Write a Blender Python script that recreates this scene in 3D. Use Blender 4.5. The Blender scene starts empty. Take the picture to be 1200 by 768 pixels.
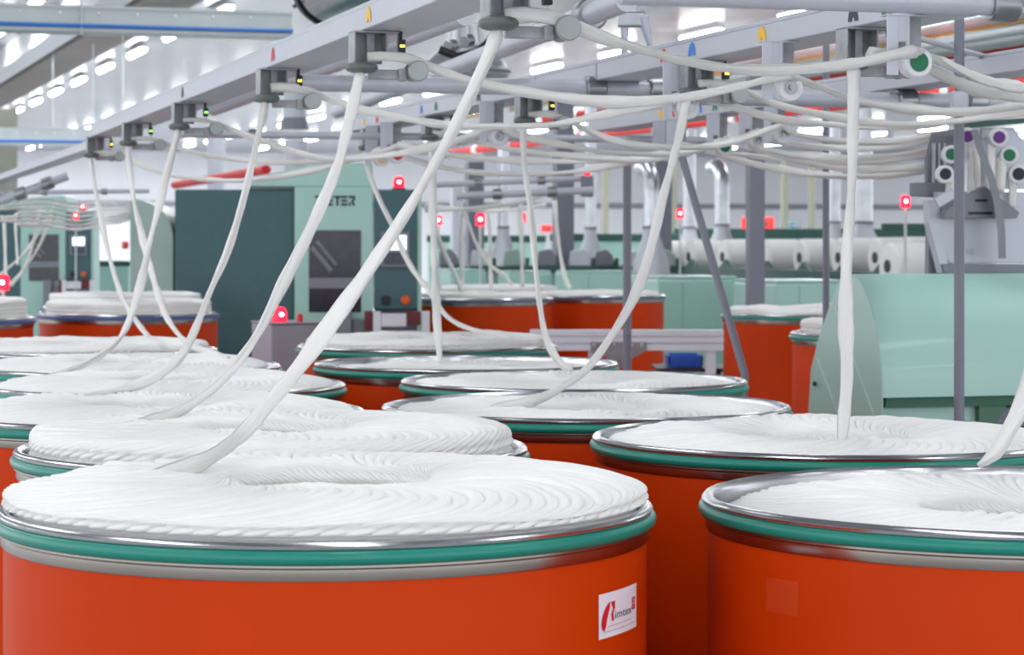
import bpy, math, random
from mathutils import Vector, Matrix
random.seed(7)
SC = bpy.context.scene
COL = SC.collection
F, HY, CZ = 2800.0, 281.0, 1.6          # focal length in pixels of a 1200 px frame, horizon row, eye height
SL = 0.2857                              # the creels run away to the left at this slope
ANG = math.atan(SL)
PI = math.pi
U = Vector((-math.sin(ANG), math.cos(ANG), 0)); V = Vector((math.cos(ANG), math.sin(ANG), 0))
BS = 0.318                               # the hall's own direction
BANG = math.atan(BS)

def P(px, py, Z): return Vector(((px - 600) / F * Z, Z, CZ + (HY - py) / F * Z))
def AX(a, Z, H=0.0): return Vector((a - SL * Z, Z, CZ + H))
def BX(a, Z, H=0.0): return Vector((a - BS * Z, Z, CZ + H))
def ZA(a, px): return F * a / (px + 200.0)

# ------------------------------------------------------------------ materials
MATS = {}
def srgb(r, g, b):
    f = lambda c: (c / 255 / 12.92) if c / 255 <= .04045 else ((c / 255 + .055) / 1.055) ** 2.4
    return (f(r), f(g), f(b), 1)
def mat(name, col, rough=.5, metal=0., var=.06, scale=6., bump=0., bscale=40., coat=0., spec=.5, stretch=None, aniso=0):
    if name in MATS: return MATS[name]
    m = bpy.data.materials.new(name); m.use_nodes = True
    nt = m.node_tree; b = nt.nodes['Principled BSDF']
    b.inputs['Roughness'].default_value = rough; b.inputs['Metallic'].default_value = metal
    b.inputs['Coat Weight'].default_value = coat; b.inputs['Specular IOR Level'].default_value = spec
    tc = nt.nodes.new('ShaderNodeTexCoord'); mp = nt.nodes.new('ShaderNodeMapping')
    nt.links.new(tc.outputs['Object'], mp.inputs['Vector'])
    if stretch: mp.inputs['Scale'].default_value = stretch
    n = nt.nodes.new('ShaderNodeTexNoise'); n.inputs['Scale'].default_value = scale; n.inputs['Detail'].default_value = 4
    nt.links.new(mp.outputs[0], n.inputs['Vector'])
    r = nt.nodes.new('ShaderNodeValToRGB')
    c = col
    r.color_ramp.elements[0].position = .3; r.color_ramp.elements[1].position = .7
    r.color_ramp.elements[0].color = (c[0] * (1 - var), c[1] * (1 - var), c[2] * (1 - var), 1)
    r.color_ramp.elements[1].color = (min(1, c[0] * (1 + var)), min(1, c[1] * (1 + var)), min(1, c[2] * (1 + var)), 1)
    nt.links.new(n.outputs['Fac'], r.inputs['Fac']); nt.links.new(r.outputs[0], b.inputs['Base Color'])
    if bump:
        n2 = nt.nodes.new('ShaderNodeTexNoise'); n2.inputs['Scale'].default_value = bscale; n2.inputs['Detail'].default_value = 3
        nt.links.new(mp.outputs[0], n2.inputs['Vector'])
        bm = nt.nodes.new('ShaderNodeBump'); bm.inputs['Strength'].default_value = bump; bm.inputs['Distance'].default_value = .002
        nt.links.new(n2.outputs['Fac'], bm.inputs['Height']); nt.links.new(bm.outputs[0], b.inputs['Normal'])
    MATS[name] = m; return m
def emit(name, col, st, base=None):
    if name in MATS: return MATS[name]
    m = bpy.data.materials.new(name); m.use_nodes = True
    b = m.node_tree.nodes['Principled BSDF']
    b.inputs['Base Color'].default_value = base or col
    b.inputs['Emission Color'].default_value = col; b.inputs['Emission Strength'].default_value = st
    MATS[name] = m; return m

ORANGE = mat('orange_fibre', srgb(198, 57, 0), .5, 0, .06, 3, .12, 600, coat=.03, spec=.12)
TEAL = mat('teal_rubber', srgb(0, 128, 112), .38, 0, .05, 8, coat=.1)
BLUE = mat('blue_rubber', srgb(62, 92, 150), .45, 0, .08, 8)
SLATE = mat('slate_rubber', srgb(88, 100, 122), .5, 0, .1, 8)
STEEL = mat('bright_steel', srgb(205, 205, 208), .2, 1, .08, 5, stretch=(1, 1, 8))
BAND = mat('band_steel', srgb(168, 160, 152), .24, 1, .08, 5)
STEEL2 = mat('brushed_steel', srgb(150, 152, 156), .35, 1, .15, 14)
BRACKET = mat('bracket_steel', srgb(158, 160, 164), .5, .25, .22, 30)
RAILGREY = mat('rail_grey_paint', srgb(184, 187, 198), .38, 0, .03, 3)
TUBEGREY = mat('tube_grey_paint', srgb(180, 183, 194), .35, .15, .04, 4)
POSTGREY = mat('post_grey_paint', srgb(116, 118, 132), .4, 0, .04, 4)
PAD = mat('dark_guide_disc', srgb(94, 100, 98), .42, 0, .12, 30)
ROLLER = mat('roller_face', srgb(158, 164, 164), .35, .3, .06, 20)
BLACK = mat('black_plastic', srgb(20, 20, 24), .45, 0, .1, 10)
WHITEP = mat('white_plastic', srgb(226, 226, 230), .35, 0, .02, 6)
SHEET = mat('grey_sheet', srgb(196, 199, 210), .42, .1, .04, 3)
SHEETD = mat('dark_grey_sheet', srgb(124, 127, 136), .42, .1, .05, 5)
MINT = mat('mint_enamel', srgb(160, 200, 190), .33, 0, .025, 2, coat=.15)
MINT_SHADED = mat('shaded_mint_enamel', srgb(146, 168, 160), .4, 0, .03, 3)  # shaded copy of the mint enamel, the shade mixed into its colour
TEALD = mat('dark_teal_enamel', srgb(60, 96, 102), .45, 0, .05, 60)
GREEND = mat('deep_green_enamel', srgb(38, 78, 70), .45, 0, .08, 8)
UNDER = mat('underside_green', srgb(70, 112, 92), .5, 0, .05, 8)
DARKGLASS = mat('dark_window', srgb(44, 46, 56), .12, 0, .3, 14)
WHITEWALL = mat('white_wall', srgb(240, 240, 246), .7, 0, .02, 1)
GALV = mat('galvanised_duct', srgb(196, 200, 206), .28, .85, .12, 6)
REDPIPE = mat('red_pipe_paint', srgb(206, 26, 20), .55, 0, .05, 4)
YELPIPE = mat('mustard_pipe_paint', srgb(178, 146, 62), .45, 0, .06, 4)
ALU = mat('aluminium_profile', srgb(212, 212, 220), .35, .1, .04, 10, stretch=(1, 12, 1))
CREAM = mat('cream_post', srgb(168, 166, 150), .6, 0, .05, 5)
BLUEP = mat('blue_plastic', srgb(28, 88, 190), .45, 0, .06, 6)
TRAY = mat('pale_tray_steel', srgb(186, 194, 196), .42, .3, .06, 3)
TRAYBLUE = mat('blue_cable', srgb(48, 118, 200), .5, 0, .05, 6)
MAROON = mat('maroon_panel', srgb(110, 40, 42), .5, 0, .1, 6)
PURPLE = mat('purple_cap', srgb(104, 48, 130), .5); GREENC = mat('green_cap', srgb(0, 112, 72), .5)
NAVY = mat('navy_cap', srgb(22, 28, 50), .5); REDC = mat('red_cap', srgb(208, 28, 48), .5)
YELC = mat('yellow_cap', srgb(246, 190, 26), .5); BLUEC = mat('blue_cap', srgb(40, 120, 214), .5)
STICKER = mat('sticker_paper', srgb(232, 228, 238), .4, 0, .02, 10)
INK = mat('dark_ink', srgb(38, 40, 50), .6); INKG = mat('grey_ink', srgb(150, 148, 158), .6)
RESIDUE = mat('sticker_residue', srgb(202, 63, 6), .5, 0, .05, 30)
REDLAMP = emit('red_lamp_glow', (1, .004, .03, 1), 3.0, (.6, .02, .03, 1))
REDHOT = emit('red_lamp_core', (1, .5, .45, 1), 14.0)
LEDG = emit('green_led', (.2, 1, .1, 1), 4); LEDY = emit('yellow_led', (1, .75, .05, 1), 4)
SCREENM = emit('lit_screen', (.9, .95, 1, 1), 1.2)
TUBE = emit('tube_light_glow', (1, .985, .96, 1), 16.0)

# cotton: coil with fibre bump read from the winding coordinates, strands with lengthwise fibres
def cotton(name, col, uv_scale, bs=.6, bd=.003):
    m = bpy.data.materials.new(name); m.use_nodes = True
    nt = m.node_tree; b = nt.nodes['Principled BSDF']
    b.inputs['Base Color'].default_value = col; b.inputs['Roughness'].default_value = .85
    b.inputs['Specular IOR Level'].default_value = .15
    b.inputs['Sheen Weight'].default_value = .25; b.inputs['Sheen Roughness'].default_value = .6
    b.inputs['Subsurface Weight'].default_value = .0
    uv = nt.nodes.new('ShaderNodeUVMap'); uv.uv_map = 'UVMap'
    mp = nt.nodes.new('ShaderNodeMapping'); mp.inputs['Scale'].default_value = uv_scale
    nt.links.new(uv.outputs[0], mp.inputs['Vector'])
    n = nt.nodes.new('ShaderNodeTexNoise'); n.inputs['Scale'].default_value = 1; n.inputs['Detail'].default_value = 5; n.inputs['Roughness'].default_value = .65
    nt.links.new(mp.outputs[0], n.inputs['Vector'])
    bp = nt.nodes.new('ShaderNodeBump'); bp.inputs['Strength'].default_value = bs; bp.inputs['Distance'].default_value = bd
    nt.links.new(n.outputs['Fac'], bp.inputs['Height']); nt.links.new(bp.outputs[0], b.inputs['Normal'])
    MATS[name] = m; return m
COIL = cotton('cotton_coil', (.9, .893, .872, 1), (5, 26, 1))
STRAND = cotton('cotton_strand', (.93, .915, .885, 1), (20, 9, 1), .9, .005)
LAPM = mat('cotton_lap_white', (.84, .83, .82, 1), .8, 0, .02, 20, .3, 60)

# ------------------------------------------------------------------ mesh helpers
class MB:
    def __init__(s): s.v = []; s.f = []; s.uv = None
    def add(s, vs, fs):
        b = len(s.v); s.v += [Vector(v) for v in vs]; s.f += [tuple(b + i for i in f) for f in fs]; return s
    def box(s, x0, x1, y0, y1, z0, z1, M=None):
        vs = [Vector(p) for p in ((x0, y0, z0), (x1, y0, z0), (x1, y1, z0), (x0, y1, z0), (x0, y0, z1), (x1, y0, z1), (x1, y1, z1), (x0, y1, z1))]
        if M: vs = [M @ v for v in vs]
        return s.add(vs, [(0, 3, 2, 1), (4, 5, 6, 7), (0, 1, 5, 4), (1, 2, 6, 5), (2, 3, 7, 6), (3, 0, 4, 7)])
    def prism(s, poly, axis, d0, d1, M=None):
        # poly in the two other axes, extruded along axis from d0 to d1
        def pt(p, d):
            v = {'x': (d, p[0], p[1]), 'y': (p[0], d, p[1]), 'z': (p[0], p[1], d)}[axis]
            v = Vector(v); return M @ v if M else v
        n = len(poly)
        vs = [pt(p, d0) for p in poly] + [pt(p, d1) for p in poly]
        fs = [tuple(range(n))[::-1], tuple(range(n, 2 * n))] + [(i, (i + 1) % n, n + (i + 1) % n, n + i) for i in range(n)]
        return s.add(vs, fs)
    def tube(s, pts, r, seg=12, cap=True):
        pts = [Vector(p) for p in pts]; n = len(pts); rs = r if isinstance(r, (list, tuple)) else [r] * n
        vs = []; up = Vector((0, 0, 1)); prev = None
        for i, p in enumerate(pts):
            t = (pts[min(i + 1, n - 1)] - pts[max(i - 1, 0)]).normalized()
            if prev is None:
                a = t.cross(up); a = a.normalized() if a.length > 1e-3 else Vector((1, 0, 0))
            else:
                a = (prev - t * prev.dot(t)); a = a.normalized() if a.length > 1e-6 else t.orthogonal().normalized()
            prev = a; b = t.cross(a)
            for k in range(seg):
                q = 2 * PI * k / seg; vs.append(p + (a * math.cos(q) + b * math.sin(q)) * rs[i])
        fs = [(i * seg + k, i * seg + (k + 1) % seg, (i + 1) * seg + (k + 1) % seg, (i + 1) * seg + k) for i in range(n - 1) for k in range(seg)]
        if cap: fs += [tuple(range(seg))[::-1], tuple((n - 1) * seg + k for k in range(seg))]
        return s.add(vs, fs)
    def cyl(s, p0, p1, r, seg=24): return s.tube([p0, p1], r, seg)
    def lathe(s, prof, seg=64, c=(0, 0, 0), closed=False):
        n = len(prof); vs = []
        for k in range(seg):
            q = 2 * PI * k / seg
            for (r, z) in prof: vs.append((c[0] + r * math.cos(q), c[1] + r * math.sin(q), c[2] + z))
        fs = []
        for k in range(seg):
            k2 = (k + 1) % seg
            for i in range(n if closed else n - 1):
                j = (i + 1) % n; fs.append((k * n + i, k2 * n + i, k2 * n + j, k * n + j))
        return s.add(vs, fs)
    def ring(s, R, r, rz, z, seg=96, mseg=10):
        return s.lathe([(R + r * math.cos(2 * PI * i / mseg), z + rz * math.sin(2 * PI * i / mseg)) for i in range(mseg)], seg, closed=True)
    def ell(s, c, rx, ry, rz, seg=20, rows=10, e=1.0):
        vs = []; fs = []; c = Vector(c)
        for i in range(rows + 1):
            t = PI * i / rows - PI / 2
            for k in range(seg):
                q = 2 * PI * k / seg
                ct = math.copysign(abs(math.cos(t)) ** e, math.cos(t))
                vs.append(c + Vector((rx * ct * math.cos(q), ry * ct * math.sin(q), rz * math.copysign(abs(math.sin(t)) ** e, math.sin(t)))))
        for i in range(rows):
            for k in range(seg): fs.append((i * seg + k, i * seg + (k + 1) % seg, (i + 1) * seg + (k + 1) % seg, (i + 1) * seg + k))
        return s.add(vs, fs)

def setprops(o, label=None, cat=None, group=None, kind=None):
    if label: o['label'] = label
    if cat: o['category'] = cat
    if group: o['group'] = group
    if kind: o['kind'] = kind
    return o
def make(name, mb, m, smooth=False, bevel=0.):
    me = bpy.data.meshes.new(name); me.from_pydata([tuple(v) for v in mb.v], [], mb.f); me.update()
    import bmesh
    bm = bmesh.new(); bm.from_mesh(me); bmesh.ops.recalc_face_normals(bm, faces=bm.faces); bm.to_mesh(me); bm.free()
    if mb.uv:
        l = me.uv_layers.new(name='UVMap')
        idx = [0] * len(me.loops); me.loops.foreach_get('vertex_index', idx)
        fl = []
        for i in idx: fl += mb.uv[i]
        l.data.foreach_set('uv', fl)
    me.materials.append(m)
    if smooth:
        me.polygons.foreach_set('use_smooth', [True] * len(me.polygons))
        if smooth != 'all':
            try: me.set_sharp_from_angle(angle=math.radians(38))
            except Exception: pass
    o = bpy.data.objects.new(name, me); COL.objects.link(o)
    if bevel:
        md = o.modifiers.new('edge', 'BEVEL'); md.width = bevel; md.segments = 2; md.limit_method = 'ANGLE'; md.angle_limit = .6
    return o
def thing(name, label, cat, loc=(0, 0, 0), rz=0., group=None):
    o = bpy.data.objects.new(name, None); COL.objects.link(o); o.location = loc; o.rotation_euler = (0, 0, rz); o.empty_display_size = .1
    return setprops(o, label, cat, group)
def part(name, mb, m, parent, label=None, smooth=False, bevel=0., kind=None):
    o = make(name, mb, m, smooth, bevel); o.parent = parent
    return setprops(o, label, None, None, kind)
def solo(name, mb, m, label, cat, group=None, loc=None, rz=0., smooth=False, bevel=0.):
    o = make(name, mb, m, smooth, bevel)
    if loc is not None: o.location = loc
    o.rotation_euler = (0, 0, rz)
    return setprops(o, label, cat, group)
def struct(name, mb, m, loc=(0, 0, 0), rz=0., smooth=False):
    o = make(name, mb, m, smooth); o.location = loc; o.rotation_euler = (0, 0, rz); o['kind'] = 'structure'; return o
def dup(root, loc, label=None, group=None, rz=None):
    r = root.copy(); COL.objects.link(r); r.location = loc
    if rz is not None: r.rotation_euler = (0, 0, rz)
    if label: r['label'] = label
    if group: r['group'] = group
    for ch in list(root.children):
        c = ch.copy(); COL.objects.link(c); c.parent = r
        for g in list(ch.children):
            d = g.copy(); COL.objects.link(d); d.parent = c
    return r

# ------------------------------------------------------------------ the hall
ceil_m = mat('ceiling_panels', srgb(146, 147, 154), .28, .35, .07, .35, stretch=(.25, 1.6, 1))
nt = ceil_m.node_tree; tcn = nt.nodes['Texture Coordinate']; bsdf = nt.nodes['Principled BSDF']
sepn = nt.nodes.new('ShaderNodeSeparateXYZ'); nt.links.new(tcn.outputs['Object'], sepn.inputs[0])
mth = nt.nodes.new('ShaderNodeMath'); mth.operation = 'MULTIPLY'; mth.inputs[1].default_value = 1 / 1.2
frc = nt.nodes.new('ShaderNodeMath'); frc.operation = 'FRACT'
cmpn = nt.nodes.new('ShaderNodeMath'); cmpn.operation = 'LESS_THAN'; cmpn.inputs[1].default_value = .02
nt.links.new(sepn.outputs['Y'], mth.inputs[0]); nt.links.new(mth.outputs[0], frc.inputs[0]); nt.links.new(frc.outputs[0], cmpn.inputs[0])
bpn = nt.nodes.new('ShaderNodeBump'); bpn.inputs['Strength'].default_value = .6; bpn.inputs['Distance'].default_value = .01; bpn.invert = True
nt.links.new(cmpn.outputs[0], bpn.inputs['Height']); nt.links.new(bpn.outputs[0], bsdf.inputs['Normal'])
floor_m = mat('epoxy_floor', srgb(168, 172, 174), .3, 0, .05, 1.2)
HC = 3.32
struct('floor', MB().box(-20, 62, -9, 100, -.1, 0), floor_m, rz=BANG)
struct('ceiling', MB().box(-8, 50, -7, 90.2, CZ + HC, CZ + HC + .15), ceil_m, rz=BANG)
struct('wall_back', MB().box(-8, 50, 90, 90.2, 0, CZ + HC), WHITEWALL, rz=BANG)
# wall rail and girts on the far wall
struct('trim_1', MB().box(-8, 50, 89.8, 90, 2.85, 3.05), mat('wall_trim', srgb(150, 152, 164), .6), rz=BANG)
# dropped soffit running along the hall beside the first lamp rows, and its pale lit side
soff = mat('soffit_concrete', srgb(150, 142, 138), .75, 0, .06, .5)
def bbox_along(a0, a1, z0, z1, H0, H1):
    vs = [];
    for Z in (z0, z1):
        for (a, H) in ((a0, H0), (a1, H0), (a1, H1), (a0, H1)): vs.append(BX(a, Z, H))
    return MB().add(vs, [(0, 1, 2, 3), (7, 6, 5, 4), (0, 4, 5, 1), (1, 5, 6, 2), (2, 6, 7, 3), (3, 7, 4, 0)])
struct('ceiling_soffit', bbox_along(4.83, 5.18, -6, 88, 2.95, HC + .02), soff)
struct('ceiling_soffit_step', bbox_along(5.22, 5.62, -6, 88, 2.98, HC + .02), soff)
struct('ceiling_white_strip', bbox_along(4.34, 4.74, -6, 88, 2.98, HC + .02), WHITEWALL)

# tube lights: rows along the hall
def lamp_at(a, Z, first=[None]):
    loc = BX(a, Z, 3.2)
    lab = 'slim white tube light glowing under the glossy grey ceiling'
    if first[0] is None:
        t = thing('tube_light', lab, 'light', loc, BANG, 'tube lights in rows under the ceiling')
        part('housing', MB().box(-.06, .06, -.8, .8, .03, .07), WHITEP, t)
        part('tube', MB().tube([(0, -.78, 0), (0, .78, 0)], .055, 10), TUBE, t, smooth=True)
        part('hanger', MB().cyl((0, -.6, .05), (0, -.6, .14), .008, 6).cyl((0, .6, .05), (0, .6, .14), .008, 6), STEEL2, t)
        first[0] = t
    else:
        dup(first[0], loc)
NL = 0
for ai, a in enumerate((1.0, 3.83, 6.58, 9.7, 14.8, 17.8, 23, 26, 31, 34, 39)):
    for k in range(0, 20):
        Z = 30 + 3.63 * k - (1.1 if ai % 2 else 0)
        px = 600 + F * (a - BS * Z) / Z; py = HY - F * 3.2 / Z
        if -30 < px < 1230 and -20 < py and Z < 84:
            lamp_at(a, Z); NL += 1
            L = bpy.data.lights.new('tube_light_glow', 'AREA'); L.shape = 'RECTANGLE'; L.size = .1; L.size_y = 1.5; L.energy = 62 if Z < 74 else 230; L.color = (.95, .98, 1)
            o = bpy.data.objects.new('tube_light_glow', L); COL.objects.link(o); q_ = BX(a, Z, 3.13)
            o.location = q_; o.rotation_euler = (0, 0, BANG)
# lamps of the same rows nearer the viewer and behind, above the frame
for ai in range(-4, 5):
    for k in range(-2, 6):
        L = bpy.data.lights.new('hall_lamp', 'AREA'); L.shape = 'RECTANGLE'; L.size = .35; L.size_y = 2.6; L.energy = 25
        L.color = (.95, .98, 1)
        o = bpy.data.objects.new('hall_lamp', L); COL.objects.link(o)
        o.location = BX(1.0 + 2.8 * ai, 3.2 + 4.6 * k, 3.2); o.rotation_euler = (0, 0, BANG)

w = bpy.data.worlds.new('hall'); SC.world = w; w.use_nodes = True
w.node_tree.nodes['Background'].inputs[0].default_value = (.92, .95, 1, 1)
w.node_tree.nodes['Background'].inputs[1].default_value = 1.75

# ------------------------------------------------------------------ cans and coils
RIMZ = 1.2
def make_can(label, X, Z, ringm=TEAL, group='orange fibre cans', seg=128, rim=RIMZ, residue=False):
    t = thing('sliver_can', label, 'can', (X, Z, 0), 0, group)
    d = rim - 1.2
    part('body', MB().lathe([(.478, .03), (.486, .05), (.487, .6), (.487, 1.15 + d), (.48, 1.15 + d), (.48, .03), (0, .03)], seg), ORANGE, t, smooth=True)
    part('top_band', MB().lathe([(.4885, 1.146 + d), (.4895, 1.1455 + d), (.491, 1.148 + d), (.491, 1.161 + d), (.4955, 1.164 + d), (.4955, 1.167 + d), (.49, 1.168 + d), (.486, 1.17 + d)], seg), BAND, t, smooth=True)
    part('bumper_ring', MB().ring(.492, .0105, .0105, 1.177 + d, seg, 12), ringm, t, smooth='all')
    part('rim', MB().lathe([(.476, 1.0 + d), (.476, 1.188 + d), (.479, 1.196 + d), (.486, 1.2 + d), (.493, 1.198 + d), (.497, 1.193 + d), (.495, 1.188 + d), (.488, 1.186 + d)], seg), STEEL, t, smooth=True)
    part('base_ring', MB().lathe([(.49, 0), (.492, .05), (.47, .05), (.47, 0)], 48, closed=True), BLACK, t, smooth=True)
    part('lift_plate', MB().lathe([(0, 1.03 + d), (.47, 1.03 + d), (.47, 1.04 + d), (0, 1.04 + d)], 48), SHEETD, t)
    return t

def hsh(i, s): return (math.sin(i * 12.9898 + s * 78.233) * 43758.5453) % 1.0
def coil(label, X, Z, top, R=.468, rh=.17, N=104, spp=7, nr=44, dome=.006, seed=1, bottom=1.046, drop=0., lumps=0., cx=0., cy=0., group='white cotton coils in the cans', layers=None, edge=.016):
    """a rosette of laid sliver: each loop runs from the hole out to the wall and back"""
    cc = (R + rh) / 2; rho = (R - rh) / 2
    na = N * spp
    th = .021
    rows = []          # (kind, r, z, phase offset, v)
    nlo = max(2, int(round((top - bottom) / th)))
    show = nlo
    tope = top - drop
    per = 5
    for k in range(show):
        z0 = bottom + (tope - edge - bottom) * k / show; z1 = bottom + (tope - edge - bottom) * (k + 1) / show
        for j in range(per):
            f = j / per
            rows.append((R + .010 * math.sin(PI * f) ** .6 - .010 + (.006 * (hsh(k, seed) - .5)), z0 + (z1 - z0) * f, 1.5 * (k + f), -k * .1 - f * .1, 'o'))
    for j in range(nr + 1):
        f = j / nr
        f2 = (1 - math.cos(PI * f)) / 2
        r = R + (rh - R) * f2
        x = (r - rh) / (R - rh)
        ro = max(0, 1 - (1 - x) / .05); ri = max(0, 1 - x / .035)
        xo = min(1, max(0, 1 - x) / .5); z = top - drop * (1 - xo) ** 2 + dome * math.sin(PI * x) - edge * (1 - math.sqrt(max(0, 1 - ro * ro))) - .010 * (1 - math.sqrt(max(0, 1 - ri * ri)))
        ca = (r * r + cc * cc - rho * rho) / (2 * r * cc) if r * cc > 0 else 1
        al = math.acos(max(-1, min(1, ca)))
        rows.append((r, z, 1.5 * show + al * N / (2 * PI) , f * .31, 't'))
    base_ph = rows[-1][2]
    for k in range(3):
        for j in range(1, per + 1):
            f = j / per
            rows.append((rh + .010 - .014 * math.sin(PI * f) ** .6, top - .010 - th * (k + f), base_ph - 3.0 * (k + f), .31 + .02 * (k + f), 'i'))
    mb = MB(); mb.uv = []
    vs = []; n = len(rows)
    amp = []
    for m_ in range(n):
        a_, b_ = rows[max(0, m_ - 1)], rows[min(n - 1, m_ + 1)]
        ds = math.hypot(b_[0] - a_[0], b_[1] - a_[1]) + 1e-6
        tp = rows[m_][0] * (b_[2] - a_[2]) * 2 * PI / N / ds
        amp.append(max(.5, min(1.15, 2 * PI * rows[m_][0] / N / math.sqrt(1 + tp * tp) / .016)))
    for i in range(na):
        for m_, (r, z, po, v, kd) in enumerate(rows):
            q = 2 * PI * (i / spp + po) / N
            lum = lumps * (math.sin(3 * q + seed) + .6 * math.sin(5 * q + 2.3 * seed) + .4 * math.sin(9 * q + seed * 1.7))
            ph = i / spp
            s = math.floor(ph); f = ph - s
            si = int(s) % N
            prof = math.sqrt(max(0, 1 - .985 * (2 * f - 1) ** 2)) - .72
            j1 = hsh(si, seed) - .5
            rr, zz = r, z
            if kd == 't':
                x = (r - rh) / (R - rh)
                w = math.sin(PI * min(1, max(0, x))) ** .35 if 0 < x < 1 else .5
                am = amp[m_]; zz += am * (.0064 + .0025 * j1) * prof + am * .006 * j1 * math.sin(2 * PI * (x * 1.3 + hsh(si, seed + 3))) + lum * .5
                zz += .002 * math.sin(4 * q + seed) + .0022 * math.sin(7 * q + 9 * x + seed)
                if x > .9: rr += .004 * prof * am
                if x < .1: rr -= .004 * prof * am
            elif kd == 'o':
                fz = (z - bottom) / (top - bottom)
                rr += amp[m_] * (.008 * prof + .003 * j1); zz += lum * .5 * fz
                if z < 1.2035: rr = min(rr, .4725)
            else:
                rr -= amp[m_] * (.008 * prof + .003 * j1); zz += lum * .5
            vs.append((rr * math.cos(q) + (cx if kd == 'i' else 0) * 0, rr * math.sin(q), zz))
            mb.uv.append((ph, v * 4))
    fs = []
    for i in range(na):
        i2 = (i + 1) % na
        for j in range(n - 1): fs.append((i * n + j, i2 * n + j, i2 * n + j + 1, i * n + j + 1))
    # floor of the hole and underside
    mb.add(vs, fs)
    c0 = len(mb.v); mb.v.append(Vector((0, 0, rows[-1][1]))); mb.uv.append((0, 0))
    mb.f += [((i + 1) % na * n + n - 1, c0, i * n + n - 1) for i in range(na)]
    c1 = len(mb.v); mb.v.append(Vector((0, 0, bottom))); mb.uv.append((0, 0))
    mb.f += [(i * n, c1, (i + 1) % na * n) for i in range(na)]
    # uv seam wraps by whole strands so the fibre noise simply restarts there
    return solo('sliver_coil', mb, COIL, label, 'cotton coil', group, (X, Z, 0), 0, smooth='all')

CANS = {  # name: X, Z
 'L1': (-.2818, 3.66), 'L2': (-.4666, 4.66), 'L3': (-.842, 5.62), 'L4': (-.962, 6.66), 'L5': (-1.24, 7.66), 'L6': (-1.58, 8.78),
 'R1': (.796, 3.75), 'R2': (.662, 4.92), 'R3': (.18, 5.82), 'R4': (.177, 6.87), 'R5': (-.15, 7.84), 'R6': (-.326, 9.15)}
canlab = {
 'L1': 'front orange fibre can with a white square sticker on its side',
 'L2': 'second orange can of the left row, its heaped coil overhanging a teal ring',
 'L3': 'third orange can of the left row, only rim showing behind the heaped one',
 'L4': 'fourth orange can of the left row, counted from the stickered can',
 'L5': 'fifth orange can of the left row, counted from the stickered can',
 'L6': 'last orange can of the left row, in front of the blue ringed cans',
 'R1': 'orange can cut by the right frame edge, faint square mark on its side',
 'R2': 'orange can under the vertical strand, in front of the mint hood',
 'R3': 'wide orange can behind the stickered one, third in the right row',
 'R4': 'fourth orange can in the right row, with almost level cotton and teal ring',
 'R5': 'orange can with low filling, its shiny inner wall showing at the back',
 'R6': 'last orange can of the right row, cotton heaped above its teal ring'}
colab = {
 'L1': 'large nearest cotton coil with an open rope lined hole, heaped above the stickered can',
 'L2': 'thick cotton coil bulging over the second can of the left row',
 'L3': 'flat cotton coil in the third can of the left row',
 'L4': 'flat cotton coil in the fourth can of the left row',
 'L5': 'low cotton coil in the fifth can of the left row',
 'L6': 'cotton coil in the last left can, before the blue ringed cans',
 'R1': 'sunken cotton coil with a deep ribbed hole, cut by the right frame edge',
 'R2': 'cotton coil with wide hole where the vertical strand lands',
 'R3': 'cotton coil in the third right can with a strand lying across it',
 'R4': 'smooth cotton coil in the fourth can of the right row',
 'R5': 'sunken cotton coil below a shiny steel inner wall',
 'R6': 'heaped cotton coil at the far end of the right row'}
#        top, R, rh, dome, N, spp, nr, lumps
DROP = {'L1': .017, 'L2': .004, 'L3': .012, 'L4': .012, 'L5': .01}
CO = {'L1': (1.240, .488, .16, .003, 88, 9, 60, .002), 'L2': (1.238, .466, .16, .004, 88, 9, 50, .003),
      'L3': (1.215, .47, .15, .008, 104, 7, 40, .002), 'L4': (1.213, .47, .15, .008, 100, 6, 36, .002),
      'L5': (1.211, .46, .15, .008, 100, 5, 30, .003), 'L6': (1.222, .462, .15, .006, 96, 5, 26, .003),
      'R1': (1.178, .462, .15, .022, 88, 9, 56, .002), 'R2': (1.19, .466, .16, .022, 88, 9, 48, .002),
      'R3': (1.19, .462, .16, .012, 104, 7, 40, .002), 'R4': (1.19, .462, .15, .012, 100, 6, 34, .002),
      'R5': (1.174, .462, .15, .012, 96, 5, 28, .002), 'R6': (1.228, .462, .15, .003, 96, 5, 26, .002)}
ROOT = {}
for i, (k, (X, Z)) in enumerate(CANS.items()):
    ROOT[k] = make_can(canlab[k], X, Z, seg=160 if Z < 6 else 96)
    top, R, rh, dome, N, spp, nr, lum = CO[k]
    coil(colab[k], X, Z, top, R, rh, N, spp, nr, dome, seed=i + 1, lumps=lum, drop=DROP.get(k, 0), edge=.006 if k == 'L1' else .016)
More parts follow.
